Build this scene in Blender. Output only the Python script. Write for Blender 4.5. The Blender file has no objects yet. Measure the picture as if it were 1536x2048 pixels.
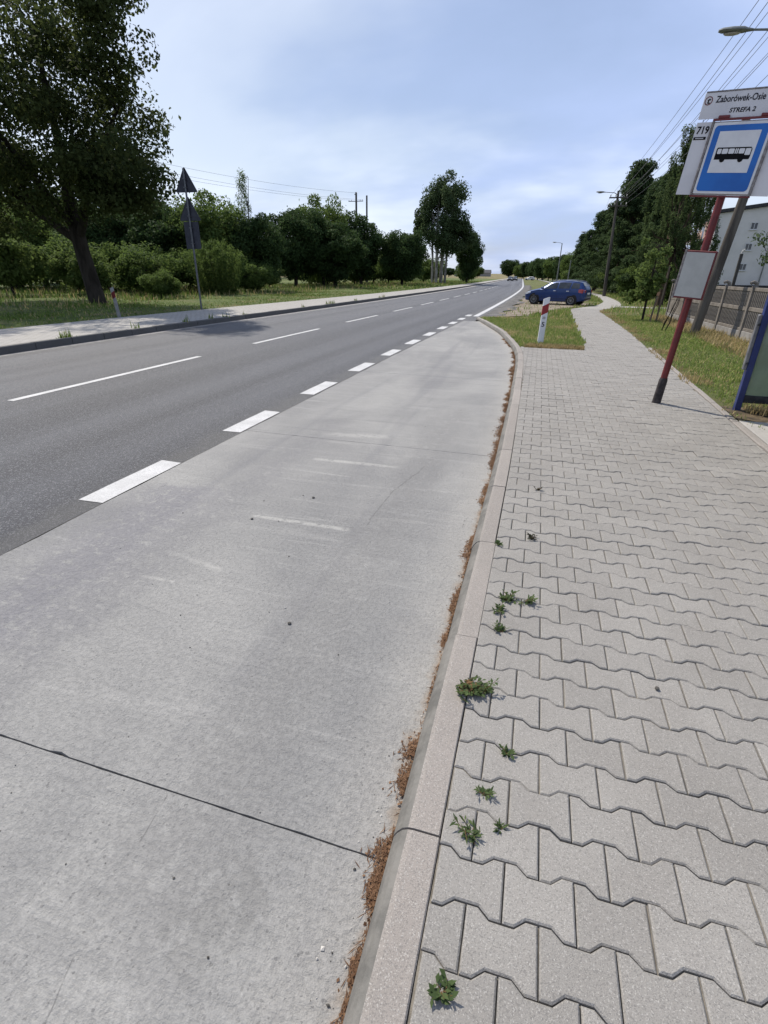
import bpy, math, random
import numpy as np
from mathutils import Vector, Matrix

# ------------------------------------------------------------------ camera
scene = bpy.context.scene
COL = scene.collection
cam_d = bpy.data.cameras.new('camera')
cam = bpy.data.objects.new('camera', cam_d)
COL.objects.link(cam)
scene.camera = cam
cam_d.sensor_fit = 'VERTICAL'
cam_d.sensor_height = 36.0
cam_d.lens = 36.0 * 1013.0 / 2048.0
cam_d.clip_start = 0.05
cam_d.clip_end = 6000.0
CAM_H = 1.68
YAW, PITCH, ROLL = math.radians(17.03), math.radians(25.52), math.radians(0.0)


def set_camera():
    # camera axes from the vanishing points of the road and of the verticals
    f = 1013.0
    d = np.array([(740 - 768) / f, (3150 - 1024) / f, 1.0]); d /= np.linalg.norm(d)
    hy = -f * (d[2] + (1110 - 768) / f * d[0]) / d[1]
    v = np.array([(1110 - 768) / f, hy / f, 1.0]); v /= np.linalg.norm(v)
    R = np.stack([np.cross(v, -d), v, -d])          # world from camera (x right, y down, z forward)
    m = Matrix(((R[0][0], -R[0][1], -R[0][2], 0.0),
                (R[1][0], -R[1][1], -R[1][2], 0.0),
                (R[2][0], -R[2][1], -R[2][2], CAM_H),
                (0, 0, 0, 1)))
    cam.matrix_world = m


set_camera()

# ------------------------------------------------------------------ light and sky
SUN_EL = math.radians(52.0)
SUN_DIR = Vector((-0.79 * math.cos(SUN_EL), 0.61 * math.cos(SUN_EL), math.sin(SUN_EL))).normalized()   # towards the sun
sun_d = bpy.data.lights.new('sun', 'SUN')
sun_d.energy = 5.0
sun_d.angle = math.radians(0.7)
sun_d.color = (1.0, 0.93, 0.82)
sun = bpy.data.objects.new('sun', sun_d)
COL.objects.link(sun)
sun.rotation_euler = SUN_DIR.to_track_quat('Z', 'Y').to_euler()

world = bpy.data.worlds.new('World')
scene.world = world
world.use_nodes = True
SKY_STRENGTH = 0.09


def build_world():
    nt = world.node_tree
    nt.nodes.clear()
    N = nt.nodes.new
    L = nt.links.new
    out = N('ShaderNodeOutputWorld')
    bg = N('ShaderNodeBackground'); bg.inputs['Strength'].default_value = SKY_STRENGTH
    sky = N('ShaderNodeTexSky'); sky.sky_type = 'NISHITA'; sky.sun_disc = False
    sky.sun_elevation = SUN_EL
    sky.sun_rotation = math.atan2(SUN_DIR.x, SUN_DIR.y)
    sky.altitude = 100.0; sky.air_density = 1.0; sky.dust_density = 1.5; sky.ozone_density = 1.5
    tc = N('ShaderNodeTexCoord')
    sep = N('ShaderNodeSeparateXYZ'); L(tc.outputs['Generated'], sep.inputs[0])
    zz = N('ShaderNodeMath'); zz.operation = 'MAXIMUM'; L(sep.outputs['Z'], zz.inputs[0]); zz.inputs[1].default_value = 0.0
    za = N('ShaderNodeMath'); za.operation = 'ADD'; L(zz.outputs[0], za.inputs[0]); za.inputs[1].default_value = 0.30
    dx = N('ShaderNodeMath'); dx.operation = 'DIVIDE'; L(sep.outputs['X'], dx.inputs[0]); L(za.outputs[0], dx.inputs[1])
    dy = N('ShaderNodeMath'); dy.operation = 'DIVIDE'; L(sep.outputs['Y'], dy.inputs[0]); L(za.outputs[0], dy.inputs[1])
    cb = N('ShaderNodeCombineXYZ'); L(dx.outputs[0], cb.inputs[0]); L(dy.outputs[0], cb.inputs[1])
    mp = N('ShaderNodeMapping'); mp.inputs['Scale'].default_value = (0.95, 1.25, 1.0); mp.inputs['Rotation'].default_value = (0, 0, 0.5)
    mp.inputs['Location'].default_value = (4.1, 2.2, 0)
    L(cb.outputs[0], mp.inputs['Vector'])
    no = N('ShaderNodeTexNoise'); no.inputs['Scale'].default_value = 1.0; no.inputs['Detail'].default_value = 7.0
    no.inputs['Roughness'].default_value = 0.52; no.inputs['Distortion'].default_value = 0.35
    L(mp.outputs[0], no.inputs['Vector'])
    mr = N('ShaderNodeMapRange'); mr.interpolation_type = 'SMOOTHSTEP'
    mr.inputs['From Min'].default_value = 0.3; mr.inputs['From Max'].default_value = 0.72
    mr.inputs['To Min'].default_value = 0.42; mr.inputs['To Max'].default_value = 0.97
    L(no.outputs['Fac'], mr.inputs['Value'])
    # second, softer layer: grey undersides of thicker cloud
    no2 = N('ShaderNodeTexNoise'); no2.inputs['Scale'].default_value = 0.8; no2.inputs['Detail'].default_value = 5.0
    mp2 = N('ShaderNodeMapping'); mp2.inputs['Location'].default_value = (7.97, 4.86, 0); mp2.inputs['Scale'].default_value = (0.9, 1.3, 1)
    L(cb.outputs[0], mp2.inputs['Vector']); L(mp2.outputs[0], no2.inputs['Vector'])
    cc = N('ShaderNodeMixRGB')
    k = 1.0 / SKY_STRENGTH
    cc.inputs[1].default_value = (0.47 * k, 0.59 * k, 0.90 * k, 1)
    cc.inputs[2].default_value = (0.84 * k, 0.93 * k, 1.12 * k, 1)
    mr2 = N('ShaderNodeMapRange'); mr2.interpolation_type = 'SMOOTHSTEP'
    mr2.inputs['From Min'].default_value = 0.40; mr2.inputs['From Max'].default_value = 0.60
    L(no2.outputs['Fac'], mr2.inputs['Value']); L(mr2.outputs[0], cc.inputs[0])
    mx = N('ShaderNodeMixRGB')
    L(mr.outputs[0], mx.inputs[0]); L(sky.outputs[0], mx.inputs[1]); L(cc.outputs[0], mx.inputs[2])
    L(mx.outputs[0], bg.inputs['Color'])
    L(bg.outputs[0], out.inputs['Surface'])


build_world()
scene.view_settings.view_transform = 'Standard'
scene.view_settings.look = 'None'
scene.view_settings.exposure = 0.16
scene.view_settings.gamma = 1.0
scene.view_settings.use_curve_mapping = False
scene.render.engine = 'CYCLES'
scene.cycles.max_bounces = 6
scene.cycles.diffuse_bounces = 3
scene.cycles.transparent_max_bounces = 8

rnd = random.Random(7)
PI = math.pi


# ------------------------------------------------------------------ helpers: meshes
class MB:
    """collects shapes, builds ONE mesh object"""
    def __init__(self):
        self.v, self.f, self.m = [], [], []

    def add(self, vs, fs, m=0):
        o = len(self.v)
        self.v.extend([tuple(p) for p in vs])
        for f in fs:
            self.f.append(tuple(i + o for i in f)); self.m.append(m)
        return self

    def box(self, x0, x1, y0, y1, z0, z1, m=0, bev=0.0):
        if bev <= 0:
            vs = [(x0, y0, z0), (x1, y0, z0), (x1, y1, z0), (x0, y1, z0), (x0, y0, z1), (x1, y0, z1), (x1, y1, z1), (x0, y1, z1)]
            fs = [(3, 2, 1, 0), (4, 5, 6, 7), (0, 1, 5, 4), (1, 2, 6, 5), (2, 3, 7, 6), (3, 0, 4, 7)]
            return self.add(vs, fs, m)
        b = bev
        rings = []
        for (z, i) in ((z0, b), (z0 + b, 0), (z1 - b, 0), (z1, b)):
            a0, a1, c0, c1 = x0 + i, x1 - i, y0 + i, y1 - i
            e = b if i == 0 else b * 0.4
            rings.append([(a0 + e, c0, z), (a1 - e, c0, z), (a1, c0 + e, z), (a1, c1 - e, z), (a1 - e, c1, z), (a0 + e, c1, z), (a0, c1 - e, z), (a0, c0 + e, z)])
        return self.loft(rings, m=m)

    def loft(self, rings, m=0, caps=True, closed=True):
        n = len(rings[0]); vs = [p for r in rings for p in r]; fs = []
        for i in range(len(rings) - 1):
            for j in range(n if closed else n - 1):
                a, b = i * n + j, i * n + (j + 1) % n
                fs.append((a, b, b + n, a + n))
        if caps:
            fs.append(tuple(range(n - 1, -1, -1)))
            fs.append(tuple(range((len(rings) - 1) * n, len(rings) * n)))
        return self.add(vs, fs, m)

    def tube(self, pts, rad, n=8, m=0, caps=True, squash=1.0):
        pts = [Vector(p) for p in pts]
        if not hasattr(rad, '__len__'):
            rad = [rad] * len(pts)
        rings = []
        t0 = (pts[1] - pts[0]).normalized()
        up = Vector((0, 0, 1)) if abs(t0.z) < 0.9 else Vector((1, 0, 0))
        s = t0.cross(up).normalized()
        for i, p in enumerate(pts):
            t = (pts[min(i + 1, len(pts) - 1)] - pts[max(i - 1, 0)])
            t = t.normalized() if t.length > 1e-9 else t0
            s = (s - t * s.dot(t)).normalized()
            u = s.cross(t)
            rings.append([p + (s * math.cos(a) + u * math.sin(a) * squash) * rad[i] for a in [2 * PI * k / n for k in range(n)]])
        return self.loft(rings, m=m, caps=caps)

    def disc(self, c, ax, r, n=20, m=0):
        ax = Vector(ax).normalized(); c = Vector(c)
        up = Vector((0, 0, 1)) if abs(ax.z) < 0.9 else Vector((1, 0, 0))
        s = ax.cross(up).normalized(); u = ax.cross(s)
        return self.add([c + (s * math.cos(a) - u * math.sin(a)) * r for a in [2 * PI * k / n for k in range(n)]], [tuple(range(n))], m)

    def prism(self, outline, axis, a, b, m=0):
        """outline of (p,q) extruded along axis ('x': (p,q)->(y,z); 'y': (x,z); 'z': (x,y))"""
        def P(p, q, t):
            return (t, p, q) if axis == 'x' else (p, t, q) if axis == 'y' else (p, q, t)
        n = len(outline)
        vs = [P(p, q, a) for p, q in outline] + [P(p, q, b) for p, q in outline]
        fs = [tuple(range(n - 1, -1, -1)), tuple(range(n, 2 * n))] + [(i, (i + 1) % n, (i + 1) % n + n, i + n) for i in range(n)]
        return self.add(vs, fs, m)

    def mesh(self, name, mats, smooth=False):
        me = bpy.data.meshes.new(name)
        me.from_pydata(self.v, [], self.f)
        for m in (mats if isinstance(mats, (list, tuple)) else [mats]):
            me.materials.append(m)
        if any(self.m):
            me.polygons.foreach_set('material_index', self.m)
        me.update()
        if smooth:
            smooth_mesh(me)
        return me

    def build(self, name, mats, parent=None, smooth=False):
        return link(name, self.mesh(name, mats, smooth), parent)


def smooth_mesh(me, ang=0.7):
    me.polygons.foreach_set('use_smooth', [True] * len(me.polygons))
    try:
        me.set_sharp_from_angle(angle=ang)
    except Exception:
        pass


def link(name, data, parent=None, loc=None):
    o = bpy.data.objects.new(name, data)
    COL.objects.link(o)
    if parent is not None:
        o.parent = parent
    if loc is not None:
        o.location = loc
    return o


def tag(o, label=None, cat=None, group=None, kind=None):
    if label: o['label'] = label
    if cat: o['category'] = cat
    if group: o['group'] = group
    if kind: o['kind'] = kind
    return o


def thing(name, label, cat, loc=(0, 0, 0), rz=0.0, group=None):
    o = link(name, None, loc=loc)
    o.empty_display_size = 0.1
    o.rotation_euler = (0, 0, rz)
    return tag(o, label, cat, group)


def copy_tree(o, parent=None):
    c = o.copy(); COL.objects.link(c); c.parent = parent
    for ch in list(o.children):
        copy_tree(ch, c)
    return c


def np_mesh(name, V, F, mat, smooth=False):
    """V (n,3), F (m,k) all faces with k corners"""
    V = np.asarray(V, dtype=np.float32); F = np.asarray(F, dtype=np.int32)
    me = bpy.data.meshes.new(name)
    k = F.shape[1]
    me.vertices.add(len(V)); me.vertices.foreach_set('co', V.ravel())
    me.loops.add(F.size); me.loops.foreach_set('vertex_index', F.ravel())
    me.polygons.add(len(F))
    me.polygons.foreach_set('loop_start', np.arange(0, F.size, k, dtype=np.int32))
    me.polygons.foreach_set('loop_total', np.full(len(F), k, dtype=np.int32))
    for m in (mat if isinstance(mat, (list, tuple)) else [mat]):
        me.materials.append(m)
    me.update(calc_edges=True)
    if smooth:
        me.polygons.foreach_set('use_smooth', [True] * len(me.polygons))
    return me


# ------------------------------------------------------------------ helpers: materials
def new_mat(name):
    m = bpy.data.materials.new(name); m.use_nodes = True
    nt = m.node_tree; nt.nodes.clear()
    out = nt.nodes.new('ShaderNodeOutputMaterial')
    b = nt.nodes.new('ShaderNodeBsdfPrincipled')
    nt.links.new(b.outputs[0], out.inputs['Surface'])
    return m, nt, b, out


class NT:
    """tiny node-graph helper"""
    def __init__(self, nt):
        self.nt = nt
        self.tc = nt.nodes.new('ShaderNodeTexCoord')

    def n(self, t, **kw):
        x = self.nt.nodes.new(t)
        for k, v in kw.items():
            setattr(x, k, v)
        return x

    def l(self, a, b):
        self.nt.links.new(a, b)

    def coords(self, kind='Object', scale=(1, 1, 1), loc=(0, 0, 0), rot=(0, 0, 0)):
        mp = self.n('ShaderNodeMapping'); mp.inputs['Scale'].default_value = scale
        mp.inputs['Location'].default_value = loc; mp.inputs['Rotation'].default_value = rot
        self.l(self.tc.outputs[kind], mp.inputs['Vector'])
        return mp.outputs[0]

    def noise(self, vec, scale, detail=4.0, rough=0.5, dist=0.0):
        x = self.n('ShaderNodeTexNoise')
        x.inputs['Scale'].default_value = scale; x.inputs['Detail'].default_value = detail
        x.inputs['Roughness'].default_value = rough; x.inputs['Distortion'].default_value = dist
        self.l(vec, x.inputs['Vector'])
        return x.outputs['Fac']

    def voro(self, vec, scale, feature='F1', out='Distance', rand=1.0):
        x = self.n('ShaderNodeTexVoronoi'); x.feature = feature
        x.inputs['Scale'].default_value = scale; x.inputs['Randomness'].default_value = rand
        self.l(vec, x.inputs['Vector'])
        return x.outputs[out]

    def ramp(self, val, a, b, lo=0.0, hi=1.0, smooth=True):
        x = self.n('ShaderNodeMapRange')
        x.interpolation_type = 'SMOOTHSTEP' if smooth else 'LINEAR'
        x.inputs['From Min'].default_value = a; x.inputs['From Max'].default_value = b
        x.inputs['To Min'].default_value = lo; x.inputs['To Max'].default_value = hi
        self.l(val, x.inputs['Value'])
        return x.outputs[0]

    def math(self, op, a, b=None):
        x = self.n('ShaderNodeMath'); x.operation = op
        for i, s in enumerate((a, b)):
            if s is None: continue
            if isinstance(s, (int, float)): x.inputs[i].default_value = s
            else: self.l(s, x.inputs[i])
        return x.outputs[0]

    def mix(self, fac, a, b, mode='MIX'):
        x = self.n('ShaderNodeMixRGB'); x.blend_type = mode
        for i, s in enumerate((fac, a, b)):
            if isinstance(s, (int, float)): x.inputs[i].default_value = s
            elif isinstance(s, (tuple, list)): x.inputs[i].default_value = (s[0], s[1], s[2], 1)
            else: self.l(s, x.inputs[i])
        return x.outputs[0]

    def bump(self, height, strength, dist, bsdf, normal=None):
        x = self.n('ShaderNodeBump'); x.inputs['Strength'].default_value = strength; x.inputs['Distance'].default_value = dist
        self.l(height, x.inputs['Height'])
        if normal is not None: self.l(normal, x.inputs['Normal'])
        self.l(x.outputs[0], bsdf.inputs['Normal'])
        return x.outputs[0]

    def island(self):
        return self.n('ShaderNodeNewGeometry').outputs['Random Per Island']

    def objrand(self):
        return self.n('ShaderNodeObjectInfo').outputs['Random']


def setp(b, rough=0.8, spec=0.3, metal=0.0, coat=0.0):
    b.inputs['Roughness'].default_value = rough
    b.inputs['Specular IOR Level'].default_value = spec
    b.inputs['Metallic'].default_value = metal
    b.inputs['Coat Weight'].default_value = coat


def pm(name, c1, c2=None, scale=6.0, rough=0.8, spec=0.3, metal=0.0, coat=0.0, bump=0.0, bscale=None, lo=0.35, hi=0.65, stretch=(1, 1, 1), dirt=None):
    """plain procedural material: two colours mixed by noise, optional bump and dirt flecks"""
    m, nt, b, out = new_mat(name); g = NT(nt)
    setp(b, rough, spec, metal, coat)
    c2 = c2 or tuple(x * 0.8 for x in c1)
    vec = g.coords('Object', stretch)
    fac = g.ramp(g.noise(vec, scale, 5.0, 0.6), lo, hi)
    col = g.mix(fac, c1, c2)
    if dirt:
        f2 = g.ramp(g.noise(vec, scale * 4.3, 4.0, 0.7), 0.56, 0.72, 0, dirt[1])
        col = g.mix(f2, col, dirt[0])
    g.l(col, b.inputs['Base Color'])
    if bump > 0:
        g.bump(g.noise(vec, bscale or scale * 6, 3.0, 0.6), 0.6, bump, b)
    return m


def leaf_mat(name, dark, light, trans=0.25, rough=0.55, var=1.0):
    m, nt, b, out = new_mat(name); g = NT(nt)
    setp(b, 0.75, 0.08)
    r = g.island()
    big = g.ramp(g.noise(g.coords('Object'), 0.45, 2.0), 0.35, 0.65)
    f = g.math('ADD', g.math('MULTIPLY', r, 0.65), g.math('MULTIPLY', big, 0.35))
    col = g.mix(f, dark, light)
    g.l(col, b.inputs['Base Color'])
    tr = g.n('ShaderNodeBsdfTranslucent'); 
    g.l(g.mix(0.55, col, tuple(min(1, x * 1.7) for x in light)), tr.inputs['Color'])
    ms = g.n('ShaderNodeMixShader'); ms.inputs[0].default_value = trans
    g.l(b.outputs[0], ms.inputs[1]); g.l(tr.outputs[0], ms.inputs[2]); g.l(ms.outputs[0], out.inputs['Surface'])
    return m


M = {}


def build_materials():
    # ---- asphalt, UV.x = offset across the road (m), UV.y = along (m)
    m, nt, b, out = new_mat('asphalt'); g = NT(nt); setp(b, 0.62, 0.45)
    uv = g.coords('UV')
    fine = g.noise(uv, 260.0, 2.0, 0.7)
    chips = g.voro(uv, 125.0, 'F1', 'Color')
    chipv = g.n('ShaderNodeSeparateColor'); g.l(chips, chipv.inputs[0])
    bands = g.noise(g.coords('UV', (1.0, 0.012, 1)), 0.95, 3.0, 0.55)
    patch = g.noise(g.coords('UV', (1.0, 0.25, 1)), 0.5, 5.0, 0.6)
    base = g.mix(g.ramp(bands, 0.40, 0.60), (0.031, 0.034, 0.045), (0.082, 0.087, 0.103))
    base = g.mix(g.ramp(patch, 0.35, 0.7, 0, 0.4), base, (0.070, 0.072, 0.080))
    base = g.mix(g.ramp(chipv.outputs[0], 0.0, 1.0, 0.0, 0.75, False), base, (0.022, 0.022, 0.026))
    base = g.mix(g.ramp(chipv.outputs[1], 0.72, 1.0, 0.0, 0.6, False), base, (0.26, 0.26, 0.27))
    sx = g.n('ShaderNodeSeparateXYZ'); g.l(uv, sx.inputs[0])
    edge = g.ramp(g.math('ADD', sx.outputs[0], g.math('MULTIPLY', g.noise(uv, 5.0, 4), 0.25)), -10.72, -10.42, 0.8, 0.0)   # blown sand along the left kerb
    base = g.mix(edge, base, (0.33, 0.31, 0.29))
    edge2 = g.ramp(g.math('ADD', sx.outputs[0], g.math('MULTIPLY', g.noise(uv, 2.2, 4), 0.5)), -3.30, -3.02, 0.0, 0.45)   # grit beside the bus bay
    base = g.mix(edge2, base, (0.095, 0.092, 0.086))
    g.l(base, b.inputs['Base Color'])
    g.bump(g.math('ADD', fine, chipv.outputs[0]), 0.8, 0.010, b)
    M['asphalt'] = m

    # ---- concrete slabs of the bus bay
    m, nt, b, out = new_mat('bay_concrete'); g = NT(nt); setp(b, 0.75, 0.3)
    uv = g.coords('UV')
    big = g.noise(g.coords('UV', (1, 0.6, 1)), 0.8, 6.0, 0.6, 0.5)
    mid = g.noise(g.coords('UV', (0.9, 1.5, 1)), 2.6, 6.0, 0.65, 0.8)
    streak = g.noise(g.coords('UV', (0.55, 7.0, 1), rot=(0, 0, 0.05)), 1.1, 7.0, 0.68, 1.2)
    fine = g.noise(uv, 160.0, 3.0, 0.7)
    broom = g.noise(g.coords('UV', (12, 150, 1)), 1.0, 4.0, 0.65)
    c = g.mix(g.ramp(big, 0.3, 0.7), (0.185, 0.184, 0.184), (0.305, 0.300, 0.288))
    c = g.mix(g.ramp(mid, 0.35, 0.72, 0, 0.45), c, (0.235, 0.232, 0.227))
    c = g.mix(g.ramp(streak, 0.53, 0.76, 0, 0.5), c, (0.40, 0.392, 0.375))
    c = g.mix(g.ramp(streak, 0.46, 0.25, 0, 0.4), c, (0.135, 0.135, 0.14))
    tyre = g.noise(g.coords('UV', (1.0, 0.05, 1), loc=(4.0, 1, 0)), 1.5, 4.0, 0.6, 0.4)
    c = g.mix(g.ramp(tyre, 0.53, 0.68, 0, 0.42), c, (0.130, 0.130, 0.145))
    sx = g.n('ShaderNodeSeparateXYZ'); g.l(uv, sx.inputs[0])
    k = g.n('ShaderNodeAttribute'); k.attribute_name = 'to_kerb'
    dust = g.ramp(g.math('ADD', k.outputs['Fac'], g.math('MULTIPLY', g.noise(uv, 4.0, 6, 0.7), 0.34)), 0.08, 0.55, 0.8, 0.0)
    c = g.mix(dust, c, (0.35, 0.335, 0.31))
    rust = g.ramp(g.math('ADD', k.outputs['Fac'], g.math('MULTIPLY', g.noise(uv, 3.3, 5, 0.7), 0.30)), 0.13, 0.21, 0.75, 0.0)
    c = g.mix(rust, c, (0.25, 0.18, 0.12))
    fl = g.voro(uv, 150.0, 'F1', 'Color'); fs = g.n('ShaderNodeSeparateColor'); g.l(fl, fs.inputs[0])
    c = g.mix(g.ramp(fs.outputs[0], 0.975, 0.99, 0, 0.5), c, (0.08, 0.08, 0.08))
    grain = g.noise(uv, 85.0, 3.0, 0.75)
    c = g.mix(g.ramp(grain, 0.30, 0.60, 0.22, 0.0), c, (0.11, 0.11, 0.11))
    c = g.mix(g.ramp(grain, 0.56, 0.74, 0.0, 0.30), c, (0.42, 0.41, 0.39))
    c = g.mix(g.ramp(fine, 0.3, 0.75, 0.0, 0.30), c, (0.12, 0.12, 0.12))
    # scrapes and hairline cracks, each with its own place and shape
    wob = g.n('ShaderNodeTexNoise'); wob.inputs['Scale'].default_value = 6.0; wob.inputs['Detail'].default_value = 4.0; g.l(uv, wob.inputs['Vector'])
    def seg(x0, y0, x1, y1, w, soft, col, amt, wv):
        nonlocal c
        d = g.n('ShaderNodeVectorMath'); d.operation = 'MULTIPLY_ADD'; g.l(wob.outputs['Color'], d.inputs[0]); d.inputs[1].default_value = (wv, wv, 0); 
        d.inputs[2].default_value = (-x0 - wv * .5, -y0 - wv * .5, 0)
        a = g.n('ShaderNodeVectorMath'); a.operation = 'ADD'; g.l(uv, a.inputs[0]); g.l(d.outputs[0], a.inputs[1])
        L = math.hypot(x1 - x0, y1 - y0); ux, uy = (x1 - x0) / L, (y1 - y0) / L
        p = g.n('ShaderNodeVectorMath'); p.operation = 'DOT_PRODUCT'; g.l(a.outputs[0], p.inputs[0]); p.inputs[1].default_value = (ux, uy, 0)
        q = g.n('ShaderNodeVectorMath'); q.operation = 'DOT_PRODUCT'; g.l(a.outputs[0], q.inputs[0]); q.inputs[1].default_value = (-uy, ux, 0)
        across = g.ramp(g.math('ABSOLUTE', q.outputs['Value']), w * (1 - soft), w * (1 + soft), 1.0, 0.0)
        along = g.ramp(g.math('ABSOLUTE', g.math('SUBTRACT', p.outputs['Value'], L / 2)), L / 2 * 0.85, L / 2, 1.0, 0.0)
        broken = g.ramp(g.noise(uv, 14.0, 4.0, 0.7), 0.36, 0.5)
        c = g.mix(g.math('MULTIPLY', g.math('MULTIPLY', g.math('MULTIPLY', across, along), broken), amt), c, col)
    pale, dark = (0.46, 0.45, 0.42), (0.07, 0.07, 0.07)
    seg(-1.95, 3.0, -1.13, 3.01, 0.022, 0.6, pale, 0.42, 0.03)
    seg(-2.05, 4.31, -1.15, 4.36, 0.03, 0.7, pale, 0.34, 0.04)
    seg(-2.3, 5.1, -1.5, 5.27, 0.07, 0.8, pale, 0.3, 0.1)
    seg(-2.14, 2.06, -1.9, 2.06, 0.012, 0.7, pale, 0.4, 0.02)
    seg(-2.2, 2.35, -1.7, 2.25, 0.02, 0.9, pale, 0.25, 0.08)
    seg(-1.07, 3.1, -1.06, 3.7, 0.006, 0.6, dark, 0.55, 0.06)
    seg(-1.07, 3.65, -0.93, 4.5, 0.006, 0.6, dark, 0.55, 0.07)
    seg(-1.03, 0.74, -1.06, 0.92, 0.0022, 0.7, dark, 0.6, 0.02)
    seg(-0.94, 0.30, -0.99, 0.45, 0.002, 0.7, dark, 0.5, 0.02)
    seg(-2.5, 1.2, -2.75, 3.4, 0.30, 0.9, (0.15, 0.147, 0.163), 0.6, 0.5)
    seg(-2.1, 0.4, -2.35, 6.0, 0.16, 0.9, (0.15, 0.148, 0.155), 0.40, 0.4)
    seg(-0.9, 0.3, -1.0, 7.0, 0.20, 0.9, (0.16, 0.157, 0.155), 0.40, 0.4)
    seg(-0.75, 0.55, -0.6, 0.75, 0.10, 0.9, (0.12, 0.118, 0.112), 0.3, 0.25)
    g.l(c, b.inputs['Base Color'])
    pits = g.ramp(g.noise(uv, 38.0, 5.0, 0.75), 0.3, 0.55)
    h = g.math('ADD', g.math('ADD', g.math('MULTIPLY', broom, 0.6), g.math('MULTIPLY', fine, 0.5)), g.math('MULTIPLY', pits, 0.9))
    g.bump(g.math('ADD', h, g.math('MULTIPLY', grain, 1.2)), 0.6, 0.006, b)
    M['bay'] = m

    # ---- grey paving stones, speckled; a little different from stone to stone
    def paver(name, lum, tint=(1, 0.975, 0.945)):
        m, nt, b, out = new_mat(name); g = NT(nt); setp(b, 0.85, 0.25)
        vec = g.n('ShaderNodeNewGeometry').outputs['Position']
        r = g.math('FRACT', g.math('ADD', g.math('MULTIPLY', g.island(), 7.31), g.objrand()))
        c = g.mix(r, tuple(lum * 0.91 * t for t in tint), tuple(lum * 1.07 * t for t in tint))
        blot = g.noise(vec, 2.3, 5.0, 0.6)
        c = g.mix(g.ramp(blot, 0.4, 0.7, 0, 0.38), c, (lum * 0.72, lum * 0.67, lum * 0.61))
        sp = g.voro(vec, 330.0, 'F1', 'Color'); ss = g.n('ShaderNodeSeparateColor'); g.l(sp, ss.inputs[0])
        c = g.mix(g.ramp(ss.outputs[0], 0.74, 0.92, 0, 0.42), c, (lum * 0.34, lum * 0.33, lum * 0.32))
        c = g.mix(g.ramp(ss.outputs[1], 0.84, 0.96, 0, 0.34), c, (lum * 1.9, lum * 1.85, lum * 1.75))
        fine = g.noise(vec, 320.0, 2.0, 0.7)
        c = g.mix(g.ramp(fine, 0.3, 0.7, 0, 0.3), c, (lum * 0.6, lum * 0.58, lum * 0.55))
        g.l(c, b.inputs['Base Color'])
        g.bump(g.math('ADD', fine, ss.outputs[2]), 0.6, 0.0035, b)
        return m
    M['paver'] = paver('paving_stone', 0.277, (1.0, 0.952, 0.885))
    M['kerb'] = paver('kerb_stone', 0.30, (1.0, 0.90, 0.82))
    M['kerb_left'] = paver('shaded_kerb_stone', 0.115, (1.0, 0.98, 0.96))  # shadow on the left kerb's road face is put into this darker colour

    # kerb: bay-side chamfer is greyer and darker than the top
    m, nt, b, out = new_mat('kerb_face'); g = NT(nt); setp(b, 0.85, 0.25)
    vec = g.n('ShaderNodeNewGeometry').outputs['Position']
    c = g.mix(g.ramp(g.noise(vec, 7.0, 6, 0.7), 0.35, 0.65), (0.10, 0.097, 0.09), (0.17, 0.163, 0.15))
    g.l(c, b.inputs['Base Color']); g.bump(g.noise(vec, 120, 3, 0.7), 0.5, 0.003, b)
    M['kerb_face'] = m

    # distant paving: pattern only in the material (pieces too small to tell apart)
    m, nt, b, out = new_mat('far_paving'); g = NT(nt); setp(b, 0.85, 0.25)
    uv = g.coords('UV')
    br = g.n('ShaderNodeTexBrick'); br.inputs['Scale'].default_value = 1.0
    br.inputs['Brick Width'].default_value = 0.2; br.inputs['Row Height'].default_value = 0.14; br.inputs['Mortar Size'].default_value = 0.006
    br.inputs['Color1'].default_value = (0.33, 0.315, 0.295, 1); br.inputs['Color2'].default_value = (0.285, 0.275, 0.26, 1); br.inputs['Mortar'].default_value = (0.11, 0.105, 0.09, 1)
    g.l(uv, br.inputs['Vector'])
    c = g.mix(g.ramp(g.noise(uv, 0.8, 5, 0.6), 0.4, 0.7, 0, 0.35), br.outputs['Color'], (0.26, 0.245, 0.22))
    c = g.mix(g.ramp(g.noise(uv, 3.8, 5, 0.7), 0.6, 0.75, 0, 0.6), c, (0.20, 0.18, 0.12))
    g.l(c, b.inputs['Base Color'])
    g.bump(br.outputs['Fac'], -0.4, 0.004, b)
    M['far_paving'] = m

    M['sand'] = pm('joint_sand', (0.13, 0.118, 0.10), (0.21, 0.19, 0.16), 30, 0.95, 0.1, bump=0.004, bscale=400)
    M['base'] = pm('bay_base', (0.075, 0.070, 0.062), (0.15, 0.138, 0.118), 20, 0.95, 0.1)

    # ground cover colours
    def turf(name, greens, dry, soil, dry_amt):
        m, nt, b, out = new_mat(name); g = NT(nt); setp(b, 0.9, 0.15)
        vec = g.n('ShaderNodeNewGeometry').outputs['Position']
        c = g.mix(g.ramp(g.noise(vec, 1.6, 6, 0.65), 0.35, 0.65), greens[0], greens[1])
        c = g.mix(g.ramp(g.noise(vec, 0.42, 6, 0.6), 0.62 - dry_amt * 0.3, 0.80 - dry_amt * 0.3), c, dry)
        c = g.mix(g.ramp(g.noise(vec, 3.1, 5, 0.7), 0.56, 0.72, 0, 0.75), c, soil)
        c = g.mix(g.ramp(g.noise(vec, 40, 3, 0.8), 0.3, 0.7, 0, 0.6), c, (0.03, 0.035, 0.014))
        g.l(c, b.inputs['Base Color'])
        g.bump(g.noise(vec, 30, 4, 0.8), 0.9, 0.05, b)
        return m
    M['turf'] = turf('turf', ((0.085, 0.115, 0.030), (0.14, 0.16, 0.052)), (0.20, 0.165, 0.085), (0.15, 0.115, 0.07), 0.5)
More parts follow.
